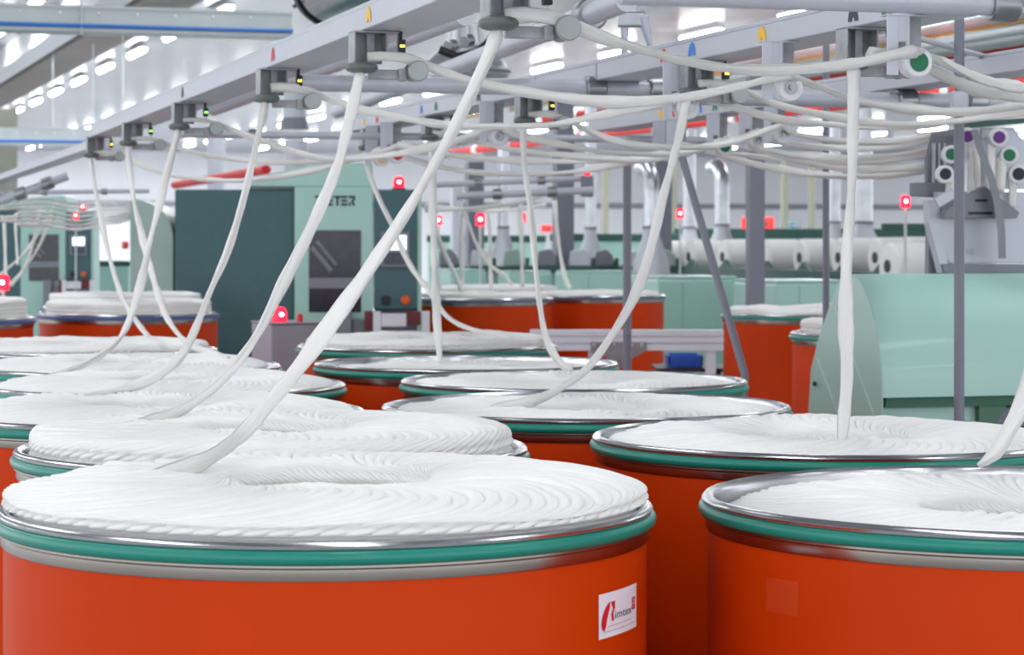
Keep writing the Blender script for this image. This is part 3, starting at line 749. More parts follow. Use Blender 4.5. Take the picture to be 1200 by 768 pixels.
pipe_b('broad grey air duct lying behind the farthest rail', 'overhead_duct', 'duct', 1200, 42, 2.3, 700, 1240, .10, TRAY)
tube_thing('hanging_pipe', 'short red pipe length above the dark teal cabinet', 'pipe', [P(205, 217, 30), P(312, 199, 24.5)], .05, REDPIPE)
# bright steel duct at the top, black ended
t = thing('hanging_steel_duct', 'shiny round steel duct with a black end ring at the top', 'duct', P(394, -20, 13.0), BANG)
part('shell', MB().tube([(0, 0, 0), (0, -5.5, 0)], .24, 40, cap=False).tube([(0, 0, 0), (0, -5.5, 0)], .23, 40, cap=False), mat('mirror_steel', srgb(190, 188, 190), .16, 1, .1, 3), t, smooth=True)
part('end_ring', MB().tube([(0, -.04, 0), (0, .03, 0)], .25, 40, cap=False).tube([(0, .03, 0), (0, .031, 0)], [.25, .225], 40, cap=False), BLACK, t, smooth=True)
part('bolt', MB().cyl((-.225, -.005, -.13), (-.24, -.005, -.138), .012, 8), STEEL2, t)
# black ribbed hose near the top centre
tube_thing('ribbed_hose', 'black flexible hose curling behind the slanting thick strand', 'hose', [P(515, 58, 9), P(535, 66, 9), P(558, 62, 9.1), P(572, 50, 9.2), P(580, 38, 9.3)], .016, BLACK, (.2, .5))
t = thing('suction_hood', 'round galvanised hood hanging behind the topmost guide', 'hood', P(545, 78, 14))
part('shell', MB().lathe([(.1, .25), (.12, .12), (.24, .02), (.26, -.05), (.2, -.1), (0, -.1)], 32), GALV, t, smooth=True)
part('ring', MB().ring(.26, .012, .012, -.03, 32, 8), SHEETD, t, smooth=True)

# cable trays across the hall, with a blue cable
def tray(label, px, py, Z, t0, t1, h):
    VB = Vector((math.cos(BANG), math.sin(BANG), 0))
    t = thing('cable_tray', label, 'cable tray', P(px, py, Z), BANG)
    part('side_plate', MB().box(t0, t1, -.006, .006, -h / 2, h / 2).box(t0, t1, -.02, .006, h / 2 - .02, h / 2).box(t0, t1, -.02, .006, -h / 2, -h / 2 + .02), TRAY, t)
    part('floor_plate', MB().box(t0, t1, .006, .3, -h / 2, -h / 2 + .01), TRAY, t)
    part('blue_cable', MB().tube([(t0, -.03, -h * .28), (t1, -.03, -h * .28)], h * .075, 8), TRAYBLUE, t, smooth=True)
    part('rivets', MB(), TRAY, t) if False else None
    mb = MB()
    n = int((t1 - t0) / .28)
    for i in range(n): mb.ell((t0 + .14 + i * .28, -.008, h * .2), .014, .008, .014, 8, 4)
    part('rivet_row', mb, WHITEP, t, smooth='all')
    for f in (.42,):
        x = t0 + (t1 - t0) * f
        part('hanger_rod', MB().cyl((x, -.03, -h * .6), (x, -.03, CZ + HC - P(px, py, Z).z), .009, 6), TRAY, t)
    return t
tray('pale cable tray with a blue stripe crossing the upper left corner', 170, 24, 17.5, -1.6, 1.1, .19)
tray('far pale cable tray behind the tip of the nearest rail', 50, 160, 36.0, -2.2, .9, .26)
# hanger rods
for px, y0, y1, Z, lb in ((109, 92, 160, 36, 'thin white rod hanging from the ceiling left of the rail tip'), (144, 80, 155, 34, 'thin white rod hanging from the ceiling above the rail tip'), (62, 118, 158, 38, 'thin white rod hanging above the far cable tray')):
    solo('hanging_rod', MB().cyl((0, 0, 0), (0, 0, CZ + HC - P(px, y1, Z).z), .010, 6), TRAY, lb, 'rod', None, P(px, y1, Z))
# vertical grey ducts
for px, y0, y1, Z, r, lb in ((345, 75, 152, 24, .115, 'fat grey vertical duct with a collar above the dark teal panel'), (347, 165, 262, 28, .14, 'fat grey vertical duct behind the sagging strands, right of the teal panel edge'), (253, 152, 262, 31.5, .12, 'grey vertical duct behind the fourth guide strand')):
    c = P(px, y1, Z); h = (y1 - y0) / F * Z
    t = thing('hanging_duct', lb, 'duct', c)
    part('pipe', MB().cyl((0, 0, 0), (0, 0, h), r, 24), TUBEGREY, t, smooth=True)
    part('collar', MB().lathe([(r, 0), (r * 1.25, 0), (r * 1.25, .05), (r, .12)], 24), POSTGREY, t, smooth=True)

# ------------------------------------------------------------------ draw frames
def letters(txt_w, h):
    """angular stencil capitals R I E T E R, each in a box of width .8h"""
    mb = MB(); th = h * .24; x = 0; w_ = h * .78
    def bar(x0, x1, z0, z1): mb.box(x0, x1, -.004, 0, z0, z1)
    for ch in 'RIETER':
        if ch == 'R':
            mb.prism([(x, h), (x + w_, h), (x + w_, h * .62), (x + w_ * .72, h * .45), (x + w_, 0), (x + w_ * .66, 0), (x + w_ * .38, h * .45), (x + w_ * .66, h * .62), (x + w_ * .66, h * .78), (x, h * .78)], 'y', -.004, 0)
            bar(x, x + w_ * .3, 0, h * .3)
            x += w_ * 1.2
        elif ch == 'I':
            bar(x, x + th, 0, h); x += th * 2
        elif ch == 'E':
            for z in (0, h * .39, h * .78): bar(x + (0 if z else 0), x + w_ * .9, z, z + h * .22)
            x += w_ * 1.12
        elif ch == 'T':
            bar(x, x + w_, h * .78, h); bar(x + w_ * .36, x + w_ * .66, 0, h * .78); x += w_ * 1.12
    s = txt_w / (x - w_ * .2)
    for v in mb.v: v.x *= s
    return mb
def lamp_parts(t, c, r, name='beacon'):
    b = part(name, MB().lathe([(r, 0), (r, r * 1.3), (r * .7, r * 1.9), (0, r * 2.1)], 20, c), REDLAMP, t, 'glowing red lamp', smooth=True)
    part('lamp_core', MB().ell((c[0], c[1] - r * .2, c[2] + r), r * .62, r * .9, r * .62, 12, 8), REDHOT, b, smooth='all')
    part('lamp_base', MB().lathe([(0, -.02), (r * 1.25, -.02), (r * 1.25, .0), (0, .0)], 20, c), BLACK, t)
def draw_frame(label, px0, Z, full=True):
    """origin on the floor under the left edge of the mint front"""
    o = P(px0, 281, Z); o.z = 0
    s = 15.4 / F                                # metres per pixel of the near one
    X = lambda px: (px - 345) * s
    H = lambda py: CZ + (HY - py) * s
    t = thing('draw_frame', label, 'machine', o, 0.06, 'dark teal and mint spinning machines')
    part('side_cabinet', MB().box(X(205), X(345), .06, 1.4, .1, H(222)), TEALD, t, bevel=.01)
    part('front_panel', MB().box(X(345), X(437), 0, 1.3, .1, H(219)), MINT, t, bevel=.008)
    part('upper_hood', MB().prism([(X(283), H(219)), (X(318), H(203)), (X(370), H(193)), (X(430), H(190)), (X(437), H(192)), (X(437), H(219))], 'y', .02, 1.0), MINT, t, bevel=.008)
    wn = part('window', MB().box(X(362), X(423), -.006, .02, H(366), H(270)), DARKGLASS, t, 'dark machine window')
    part('inner_bar', MB().tube([(X(365), -.01, H(290)), (X(388), -.01, H(318))], .016, 8).tube([(X(371), -.01, H(283)), (X(394), -.01, H(311))], .012, 8), SHEETD, wn)
    part('shelf_band', MB().box(X(362), X(423), -.008, -.004, H(338), H(326)), SHEETD, wn)
    part('lettering', (lambda m: m)(MB().add([v + Vector((X(369), -.002, H(241))) for v in letters((416 - 369) * s, 11.5 * s).v], letters((416 - 369) * s, 11.5 * s).f)), INK, t, 'dark capital lettering')
    d = part('door', MB().box(X(437.6), X(489), -.01, .5, H(363), H(222)), TEALD, t, bevel=.01)
    part('door_plinth', MB().box(X(439), X(492), .12, .5, 0, H(364)), SHEETD, t)
    part('hinge_edge', MB().box(X(489.3), X(494), 0, .6, .1, H(225)), MINT, t)
    pn = part('control_panel', MB().box(X(446), X(480), -.03, -.011, H(313), H(272)), SHEETD, d, bevel=.004)
    part('screen', MB().box(X(452), X(476), -.036, -.0305, H(293), H(276)), SCREENM, d, 'bright lit screen')
    part('keypad', MB().box(X(450), X(477), -.035, -.0305, H(310), H(296)), mat('keypad', srgb(70, 76, 92), .5, 0, .5, 160), d)
    part('switch_knob', MB().box(X(447), X(457), -.035, -.011, H(357), H(347)), BLACK, d, bevel=.004)
    eb = part('stop_button', MB().tube([(X(475), -.011, H(352)), (X(475), -.03, H(352)), (X(475), -.055, H(352)), (X(475), -.065, H(352))], [.024, .024, .03, .02], 18), mat('orange_button', srgb(226, 92, 24), .4), d, smooth=True)
    part('base', MB().box(X(205), X(437), .08, 1.4, 0, .11), SHEETD, t)
    part('coiler_box', MB().box(X(395), X(412), -.18, -.006, .4, H(364)).box(X(412), X(437), -.12, -.006, .3, H(374)), SHEETD, t, bevel=.01)
    part('outfeed_frame', MB().box(X(437), X(446), -.35, -.27, .2, H(363.5)).box(X(493), X(502), -.35, -.27, .2, H(363.5)).box(X(446), X(493), -.33, -.29, H(391), H(386)).box(X(446), X(475), -.34, -.29, H(381), H(366)), ALU, t, bevel=.004)
    part('maroon_cover', MB().box(X(427), X(437), -.2, -.12, H(386), H(364)), MAROON, t)
    part('maroon_cover', MB().box(X(475), X(492), -.26, -.18, H(380), H(364)), MAROON, t)
    lamp_parts(t, (X(468), .2, H(219)), 6.5 * s)
    # rounded mint side hood at the left
    cx0, cx1 = X(152), X(203)
    prof = [(X(152), .1)] + [(X(152) + (cx1 - cx0) * (1 - math.cos(PI / 2 * i / 12)) * .1, H(262)) for i in range(1)]
    prof = [(cx0, .1), (cx0, H(235))] + [(cx0 + (cx1 - cx0) * math.sin(PI / 2 * i / 12), H(280) + (H(233) - H(280)) * math.cos(PI / 2 * i / 12)) for i in range(1, 13)] + [(cx1, .1)]
    part('rounded_hood', MB().prism(prof, 'y', .1, 1.3), mat('pale_grey_green', srgb(150, 172, 166), .3, 0, .04, 2), t, bevel=.006)
    return t
D1 = draw_frame('tall dark teal and mint machine with lit screen and red lamp', 345, 15.4)
D2 = dup(D1, (lambda p: Vector((p.x, p.y, 0)))(P(24, 281, 27)), 'distant dark teal and mint machine at the left edge', None)

# grey control box with red lamp
t = thing('control_box', 'grey metal box with a glowing red lamp on top', 'control box', (P(318, 281, 11.2).x, 11.2, 0), math.radians(22))
s = 11.2 / F
part('body', MB().box(0, .255, 0, .34, .06, CZ - 100 * s + .0), mat('warm_grey_paint', srgb(148, 142, 152), .45), t, bevel=.006)
part('lid', MB().box(-.004, .259, -.004, .344, CZ - 99.5 * s, CZ - 97.5 * s), mat('warm_grey_paint', srgb(148, 142, 152), .45), t, bevel=.003)
lamp_parts(t, (.07, .1, CZ - 97 * s), .034)
part('red_knob', MB().tube([(.17, .1, CZ - 97.4 * s), (.17, .1, CZ - 90 * s), (.17, .1, CZ - 88 * s)], [.014, .014, .008], 12), REDC, t, smooth=True)
part('foot', MB().box(.02, .235, .02, .32, 0, .06), BLACK, t)
solo('yellow_marker', MB().lathe([(0, .4), (.03, .38), (.035, 0), (.05, 0), (.05, -.0), (0, 0)], 16), YELC, 'small yellow bollard behind the fifth left coil', 'bollard', None, (P(331, 281, 9.6).x, 9.6, 0), smooth=True) if False else None

# other glowing red lamps far off
def red_lamp(px, py, Z, r, label, stand=True):
    c = P(px, py, Z)
    t = thing('warning_lamp', label, 'lamp', (c.x, c.y, 0), 0, 'glowing red warning lamps')
    part('post', MB().cyl((0, 0, 0), (0, 0, c.z - r * 1.4), r * .3, 8), TRAY, t)
    b = part('lens', MB().lathe([(r, -r * 1.3), (r, r * .8), (r * .7, r * 1.2), (0, r * 1.3)], 16, (0, 0, c.z)), REDLAMP, t, smooth=True)
    part('lamp_core', MB().ell((0, -r * .25, c.z), r * .62, r * .85, r * .8, 12, 8), REDHOT, b, smooth='all')
for px, py, Z, r, lb in ((514, 258, 21, .03, 'red lamp left of the centre beside the thin vertical strand'), (563, 257, 22, .042, 'square red lamp between the far grey columns'), (612, 255, 22, .034, 'red lamp behind the steep strand'),
    (797, 250, 24, .036, 'red lamp behind the slanted brace'), (1061, 236, 17, .034, 'square red lamp left of the grey hopper'), (89, 253, 24, .03, 'red lamp among the distant strands at left'), (4, 331, 14.5, .036, 'red lamp at the left frame edge')):
    red_lamp(px, py, Z, r, lb)

# ------------------------------------------------------------------ lap winding machine with the mint hood
Zh = 7.7
aH = (1032 + 200) / F * Zh
o = AX(aH, Zh); o.z = 0
t = thing('lap_winder', 'big mint hooded machine with grey hopper at the right', 'machine', o, ANG)
# local x = V, local y = U ; profile in (y,z)
zt, zb = 1.474, CZ - (466 - HY) / F * Zh
prof_front = [(0.0, zb), (.002, zb + .06), (.02, zb + .15), (.055, zb + .24), (.11, zb + .32), (.17, zb + .37), (.235, zb + .395), (.27, zt)]
prof_back = [(.34, zt - .03), (.42, zt - .12), (.5, zt - .22), (.56, zt - .32), (.58, zt - .45), (.58, .25)]
prof_low = [(.3, .25), (.14, .75), (.03, zb - .02)]
Lm = 2.2
part('hood_cover', MB().prism([(y - .02, z) for i, (y, z) in enumerate(prof_front)] + [(.34, zt - .02), (.3, zb + .02), (.05, zb)], 'x', 0, Lm), MINT, t, smooth=True)
part('side_panel', MB().prism([(y - .02, z) for (y, z) in prof_front] + prof_back + [(.0, .25)], 'x', -.004, -.0005), MINT, t)
part('rear_cover', MB().prism(prof_back + [(.3, .25), (.31, zt - .06)], 'x', .03, Lm), MINT_SHADED, t)
# raised light edges on the side panel
def strip(pts, w=.006):
    mb = MB()
    (y0, z0), (y1, z1) = pts
    d = Vector((0, y1 - y0, z1 - z0)).normalized(); n = Vector((0, -d.z, d.y)) * w / 2
    a_, b_ = Vector((-.0042, y0, z0)), Vector((-.0042, y1, z1))
    q = [a_ - n, a_ + n, b_ + n, b_ - n]
    return mb.add(q + [v + Vector((-.004, 0, 0)) for v in q], [(0, 1, 2, 3), (7, 6, 5, 4), (0, 4, 5, 1), (1, 5, 6, 2), (2, 6, 7, 3), (3, 7, 4, 0)])
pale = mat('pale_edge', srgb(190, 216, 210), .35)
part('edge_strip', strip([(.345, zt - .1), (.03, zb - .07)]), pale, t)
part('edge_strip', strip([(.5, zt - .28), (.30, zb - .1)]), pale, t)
part('lock', MB().cyl((-.02, .5, zb + .015), (-.012, .5, zb + .015), .008, 10), BLACK, t)
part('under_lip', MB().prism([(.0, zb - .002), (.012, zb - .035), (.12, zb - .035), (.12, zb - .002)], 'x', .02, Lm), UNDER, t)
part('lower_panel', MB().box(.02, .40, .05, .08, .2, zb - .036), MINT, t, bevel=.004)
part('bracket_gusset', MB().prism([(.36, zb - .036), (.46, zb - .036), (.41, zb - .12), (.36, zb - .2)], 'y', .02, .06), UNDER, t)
part('lower_frame', MB().box(.4, Lm, .12, .5, .0, zb - .05).box(.0, .02, .12, .5, .0, .3), SHEETD, t)
# grey hopper above the hood
Zp = Zh + .55
def L(px, py, dy): # local coordinates of a picture place lying at depth dy behind the front, in the machine's frame
    pt = None
    Zc = Zh
    for _ in range(12):
        w_ = P(px, py, Zc) - o; yl = w_.x * U.x + w_.y * U.y; Zc += (dy - yl) / U.y
    w_ = P(px, py, Zc) - o
    return Vector((w_.x * V.x + w_.y * V.y, w_.x * U.x + w_.y * U.y, w_.z))
def slab(pts, dy0, dy1):
    f = [L(x, y, dy0) for (x, y) in pts]
    b = [v + Vector((0, dy1 - dy0, 0)) for v in f]; n = len(f)
    return MB().add(f + b, [tuple(range(n)), tuple(range(n, 2 * n))[::-1]] + [(i, (i + 1) % n, n + (i + 1) % n, n + i) for i in range(n)])
part('apron_sheet', slab([(1098, 236), (1105, 252), (1240, 252), (1240, 309), (1112, 309), (1096, 262)], .36, .40), SHEET, t, bevel=.004)
part('apron_side', slab([(1088, 234), (1098, 236), (1113, 320), (1104, 320), (1089, 262)], .358, .40), SHEET, t)
part('side_cheek', slab([(1089, 262), (1110, 322), (1088, 322)], .42, .45), SHEETD, t)
part('lower_band', slab([(1104, 309.5), (1240, 309.5), (1240, 324), (1108, 324)], .345, .40), SHEETD, t, bevel=.003)
part('upper_sheet', slab([(1100, 225), (1240, 225), (1240, 252), (1104, 252)], .375, .42), SHEET, t)
part('funnel_plate', slab([(1107, 250), (1113, 243), (1154, 218), (1195, 249), (1192, 256), (1107, 256)], .30, .335), SHEETD, t, bevel=.003)
part('funnel_wing', slab([(1096, 233), (1101, 243), (1120, 231), (1117, 222)], .28, .30), SHEET, t)
mb = MB()
for (xa, xb, y) in ((1143, 1157, 235), (1135, 1163, 250)):
    mb.add(slab([(xa, y - 1.5), (xb, y - 1.5), (xb, y + 1.5), (xa, y + 1.5)], .297, .3).v, slab([(xa, y), (xb, y), (xb, y), (xa, y)], .3, .3).f)
part('slot', mb, BLACK, t)
pts = [(1141, 152), (1150, 180), (1160, 205), (1168, 235), (1173, 270), (1174, 303)]
mb = MB(); vs = []
for i, (x, y) in enumerate(pts):
    for (dx, dy) in ((-4, 0.24), (5, .24), (5, .275), (-4, .275)): vs.append(L(x + dx, y, dy))
nn = len(pts)
fs = [(4 * i + k, 4 * i + (k + 1) % 4, 4 * i + 4 + (k + 1) % 4, 4 * i + 4 + k) for i in range(nn - 1) for k in range(4)] + [(3, 2, 1, 0), (4 * nn - 4, 4 * nn - 3, 4 * nn - 2, 4 * nn - 1)]
part('curved_arm', mb.add(vs, fs), SHEETD, t, smooth=True)
vs, fs = text_mesh('1/2', .026)
w0 = L(1131, 298, .358)
part('lettering', MB().add([w0 + Vector((v.x, -.0, v.y)) for v in vs], fs), INKG, t, 'faint dark digits')
part('roller_plate', slab([(1094, 155), (1128, 150), (1126, 186), (1112, 222), (1086, 222), (1086, 188)], .46, .48), SHEETD, t, bevel=.003)
part('roller_plate', slab([(1150, 150), (1188, 150), (1206, 172), (1206, 222), (1150, 222)], .46, .48), SHEET, t, bevel=.003)
part('mounting_box', slab([(1070, 214), (1112, 214), (1108, 232), (1070, 230)], .43, .46), SHEETD, t, bevel=.003)
mb = MB()
for x in (1094, 1100, 1106): mb.add(slab([(x, 168), (x + 2.5, 168), (x + 2.5, 215), (x, 215)], .44, .455).v, slab([(0, 0), (1, 0), (1, 1), (0, 1)], 0, 0).f)
part('guide_pins', mb, SHEET, t)
part('top_bar', slab([(1128, 143), (1240, 136), (1240, 141), (1128, 151)], .42, .47), GREEND, t)
SLV = []
for (px, py, cap, rp, lb) in ((1134, 160, PURPLE, 10.5, 'purple'), (1115, 181, GREENC, 10.5, 'green'), (1108, 204, NAVY, 10.5, 'navy'), (1171, 161, PURPLE, 11, 'purple'), (1183, 182, GREENC, 11, 'green'), (1194, 204, NAVY, 11.5, 'navy')):
    c = L(px, py, .33); rr = rp * Zp / F
    tilt = Vector((-.35, -1, 0)).normalized()
    wv = part('guide_roller', MB().tube([c + tilt * .0, c - tilt * .004, c - tilt * .012, c - tilt * .045, c - tilt * .052], [rr * .93, rr, rr * .82, rr * .82, rr], 28), WHITEP, t, lb + ' capped roller', smooth=True)
    part('roller_cap', MB().tube([c + tilt * .0005, c + tilt * .003], rr * .64, 24), cap, wv, smooth=True)
    part('axle', MB().tube([c - tilt * .05, c - tilt * .15], rr * .3, 12), BRACKET, wv)
    SLV.append((c, rr))
dn = 'white strands dropping from the capped rollers'
def down(lb, px, py, x2, y2, r=.012):
    a_ = L(px, py, .36); b_ = L(x2, y2, .35)
    M_ = Matrix.Translation(o) @ Matrix.Rotation(ANG, 4, 'Z')
    a_ = M_ @ a_; b_ = M_ @ b_
    sliver(lb, [a_, a_ + (b_ - a_) * .4 + Vector((.002, 0, 0)), a_ + (b_ - a_) * .75, b_], r, dn)
down('short white strand dropping from the purple roller behind the post', 1136, 168, 1137, 232)
down('second pale strand below the purple roller, left of the curved arm', 1143, 176, 1146, 226)
down('short white strand dropping from the left navy roller', 1112, 210, 1110, 236)
down('short white strand dropping from the right purple roller', 1162, 170, 1160, 224)
down('wide white strand dropping from the right green roller', 1173, 185, 1172, 226, .016)
down('white strand dropping from the right navy roller', 1186, 208, 1186, 244)

# ------------------------------------------------------------------ aluminium guard, crate
c = P(690, 400, 12.2)
t = thing('guard_rail', 'grooved aluminium bar running across in front of the slate ringed cans', 'guard rail', (c.x, c.y, 0), 0)
s = 12.2 / F
mb = MB()
z1_, z0_ = CZ + (HY - 387) * s, CZ + (HY - 411) * s
hh = (z1_ - z0_)
mb.box(-.3, 158 * s, 0, .08, z0_, z0_ + hh * .28).box(-.3, 158 * s, .012, .08, z0_ + hh * .28, z0_ + hh * .38).box(-.3, 158 * s, 0, .08, z0_ + hh * .38, z0_ + hh * .64).box(-.3, 158 * s, .012, .08, z0_ + hh * .64, z0_ + hh * .72).box(-.3, 158 * s, 0, .08, z0_ + hh * .72, z1_)
part('profile', mb, ALU, t)
part('joint_plate', MB().prism([(2 * s, CZ - 120 * s), (68 * s, CZ - 120 * s), (68 * s, CZ - 130 * s), (52 * s, CZ - 138 * s), (40 * s, CZ - 150 * s), (30 * s, CZ - 150 * s), (20 * s, CZ - 138 * s), (2 * s, CZ - 132 * s)], 'y', -.008, -.001), STEEL2, t)
mb = MB()
for x in (6, 18, 30, 50, 62): mb.cyl((x * s, -.014, CZ - 123 * s), (x * s, -.008, CZ - 123 * s), .009, 8)
part('bolts', mb, STEEL, t)
part('leg', MB().box(.0, .05, .02, .07, 0, z0_), ALU, t)
part('leg', MB().box(.6, .65, .02, .07, 0, z0_), ALU, t)
c = P(780, 432, 13.5)
t = thing('crate_trolley', 'low black trolley holding the blue crate', 'trolley', (c.x, c.y, 0))
part('deck', MB().box(-.05, .36, 0, .5, c.z - .02, c.z), BLACK, t, bevel=.004)
for (x, y) in ((0, .05), (.3, .05), (0, .42), (.3, .42)):
    part('leg', MB().cyl((x, y, 0), (x, y, c.z - .02), .018, 10), BLACK, t)
t = thing('plastic_crate', 'blue plastic crate behind the aluminium bar', 'crate', (c.x, c.y + .05, c.z))
mb = MB().box(.02, .215, 0, .3, 0, .01)
for (a_, b_, c_, d_) in ((.02, .215, 0, .012), (.02, .215, .288, .3), (.02, .032, 0, .3), (.203, .215, 0, .3)): mb.box(a_, b_, c_, d_, .01, .072)
part('shell', mb, BLUEP, t, bevel=.003)
part('rib', MB().box(.06, .08, -.005, 0, .005, .04).box(.1, .12, -.005, 0, .005, .04).box(.14, .16, -.005, 0, .005, .04), BLUEP, t)

# ------------------------------------------------------------------ combers with laps
def comber_box(label, px0, px1, ytop, Z, depth, face=MINT):
    c = P(px0, 281, Z); w_ = (px1 - px0) / F * Z; zt_ = CZ + (HY - ytop) / F * Z
    t = thing('comber_cabinet', label, 'machine cabinet', (c.x, c.y, 0), ANG, 'mint machine cabinets')
    part('body', MB().box(0, w_, 0, depth, .12, zt_), face, t, bevel=.02)
    part('plinth', MB().box(.03, w_ - .03, .04, depth - .04, 0, .12), GREEND, t)
    part('lid', MB().box(.01, w_ - .01, .01, depth - .02, zt_ + .001, zt_ + .02), MINT, t, bevel=.006)
    part('door_seam', MB().box(w_ * .3, w_ * .31, -.003, 0, .2, zt_ - .03), MINT_SHADED, t)
    return t
comber_box('small mint cabinet behind the slate ringed cans, at left', 528, 572, 318, 24.0, .8)
comber_box('mint cabinet behind the slate ringed cans, in the middle', 596, 650, 320, 23.5, .4)
comber_box('wide mint cabinet right of the far grey column', 664, 752, 320, 23.0, .4)
comber_box('mint cabinet below the left white laps', 771, 872, 327, 20.0, .9)
comber_box('mint cabinet below the big white laps', 908, 1010, 332, 18.5, .9)
t = thing('comber_bed', 'long dark green machine bed carrying the white laps', 'machine', AX(11.3, 25.5), 0)
oo = AX(11.3, 25.5); t.location = (oo.x, oo.y, 0); t.rotation_euler = (0, 0, ANG)
LZ = lambda px: F * 11.3 / (px + 200)
def lp(px, py):
    Z = LZ(px); return P(px, py, Z)
bedz = CZ - (318 - HY) / F * 27
part('bed', MB().box(-.34, -.27, -3.4, 9.5, bedz - .25, bedz + .02), GREEND, t, bevel=.01)
part('rear_plate', MB().box(.27, .34, -3.4, 9.5, bedz - .25, bedz), GREEND, t, bevel=.01)
part('skirt', MB().box(-.25, .8, -3.3, 9.4, 0, bedz - .255), GREEND, t)
laps = [(787, 301, 1), (827, 301, 1), (867, 301, 1), (915, 302, 1), (959, 302, 1), (1005, 302, 1), (1049, 302, 1), (1084, 302, 1)]
LAPG = 'white cotton laps in a row'
laplab = ['small white lap behind the curving strand', 'white lap left of the slanted brace top', 'white lap just left of the thick grey column', 'big white lap just right of the thick grey column',
          'white lap between the column and thin post', 'white lap behind the vertical strand', 'white lap behind the lowered front lap', 'white lap half hidden by the grey hopper']
first_lap = None
mbn = MB()
for i, (px, py, s_) in enumerate(laps):
    Z = LZ(px); c = P(px - 1, py, Z)
    if first_lap is None:
        t2 = thing('cotton_lap', laplab[0], 'cotton lap', c, ANG, LAPG)
        R_, l_ = .215, .44
        part('roll', MB().tube([(-l_ / 2 + .001, 0, 0), (-l_ / 2, 0, 0), (-l_ / 2 + .03, 0, 0), (l_ / 2 - .03, 0, 0), (l_ / 2, 0, 0)], [.06, R_ - .03, R_, R_, R_ - .03], 36), LAPM, t2, smooth=True)
        part('core_tube', MB().tube([(-l_ / 2 - .012, 0, 0), (-l_ / 2 + .002, 0, 0)], .06, 20), BLACK, t2, smooth=True)
        first_lap = t2
    else: dup(first_lap, c, laplab[i])
    mbn = MB(); mbn.prism([(-.16, 0), (0, .09), (.16, 0)], 'x', -.33, -.28, Matrix.Translation((0, (Z - 25.5) / math.cos(ANG) - .32, bedz + .02)))
    part('cradle_tooth', mbn, GREEND, t)
c = P(1066, 312, 22.0); dup(first_lap, c, 'lowered white lap in front of the row, beside the grey hopper')
t3 = thing('lap_stand', 'dark green stand under the lowered front lap', 'stand', (c.x, c.y, 0), ANG)
part('bed', MB().box(-.3, .3, -.2, .2, 1.0, c.z - .217), GREEND, t3, bevel=.01)
part('post', MB().box(-.08, .08, -.08, .08, 0, 1.0), GREEND, t3)
c = P(1033, 266, 20)
t4 = thing('lifting_bar', 'dark green bar beside the grey hopper, above the laps', 'bar', (c.x, c.y, 0))
part('bar', MB().box(0, .5, -.04, .04, c.z - .028, c.z + .028), GREEND, t4, bevel=.006)
part('post', MB().box(.44, .49, -.03, .03, 0, c.z - .028), GREEND, t4)
# far dark green machine rows and their pale bodies
def row_machine(label, px0, px1, ya, yb, Z, m):
    a_ = P(px0, ya, Z); b_ = P(px1, yb, Z)
    t = thing('machine_row', label, 'machine', (a_.x, a_.y, 0), 0, 'far machine rows')
    w_ = b_.x - a_.x
    part('table', MB().box(0, w_, -.1, .8, a_.z - .06, a_.z), GREEND, t, bevel=.01)
    part('body', MB().box(.0, w_, .0, .8, .0, a_.z - .06), m, t, bevel=.01)
    n = max(2, int(w_ / .35))
    for i in range(n):
        x = w_ * (i + .5) / n
        part('head_cover', MB().prism([(x - .12, a_.z), (x + .12, a_.z), (x + .10, a_.z + .12), (x + .03, a_.z + .19), (x - .1, a_.z + .16)], 'y', .05, .5), (SHEETD, SHEET, MINT_SHADED)[i % 3], t, bevel=.01)
        part('side_block', MB().box(x + .125, x + .165, .0, .3, a_.z, a_.z + .09), GREEND, t)
    return t
row_machine('far dark topped machine behind the slate ringed cans', 505, 700, 312, 320, 26, MINT_SHADED)
row_machine('far dark topped machine behind the thin post', 690, 800, 312, 320, 27.5, MINT_SHADED)
def far_bar(label, px0, px1, ya, yb, Z, m):
    a_ = P(px0, ya, Z); b_ = P(px1, yb, Z)
    t = thing('far_machine', label, 'machine', (a_.x, a_.y, 0), 0, 'far machine rows')
    part('cover', MB().box(0, b_.x - a_.x, 0, .9, b_.z, a_.z), GREEND, t, bevel=.02)
    part('body', MB().box(.02, b_.x - a_.x - .02, .03, .87, 0, b_.z), m, t)
far_bar('long green topped machine far behind the white laps', 790, 1090, 268, 280, 48, MINT)
far_bar('green topped mint machine far behind the red lamps', 500, 640, 276, 284, 44, MINT)
far_bar('green topped mint machine far behind the suction pipes', 645, 800, 274, 283, 45, MINT)
far_bar('low pale mint counter behind the distant strands at left', 97, 152, 306, 312, 30, MINT)
# suction pipes rising from the machines
def suction(label, px, Z, r, ybot, bend=False):
    c = P(px, ybot, Z)
    t = thing('suction_pipe', label, 'pipe', (c.x, c.y, 0), 0, 'shiny suction pipes')
    zt_ = CZ + 1.7 if not bend else CZ + (HY - 194) / F * Z
    if bend:
        pts = [(0, 0, c.z)] + [(0, 0, zt_ - .3), (0, .02, zt_ - .14), (-.03, .1, zt_ - .04), (-.05, .28, zt_), (-.06, .9, zt_)]
    else: pts = [(0, 0, c.z), (0, 0, zt_)]
    part('pipe', MB().tube(pts, r, 20), GALV, t, smooth=True)
    part('pipe_collar', MB().lathe([(r, c.z + .0), (r * 1.12, c.z), (r * 1.12, c.z + .03), (r, c.z + .03)], 20), SHEETD, t, smooth=True)
    part('hood_cone', MB().lathe([(r * 1.02, c.z), (r * 1.15, c.z - .1), (r * 2.3, c.z - .38), (r * 2.5, c.z - .55), (0, c.z - .55)], 20), SHEET, t, smooth=True)
    part('stand', MB().box(-r * 1.5, r * 1.5, -.05, .05, 0, c.z - .5), MINT_SHADED, t)
suction('shiny suction pipe right of the far grey column', 692, 29.5, .07, 269)
suction('shiny suction pipe just left of the thin post', 763, 26, .085, 268, True)
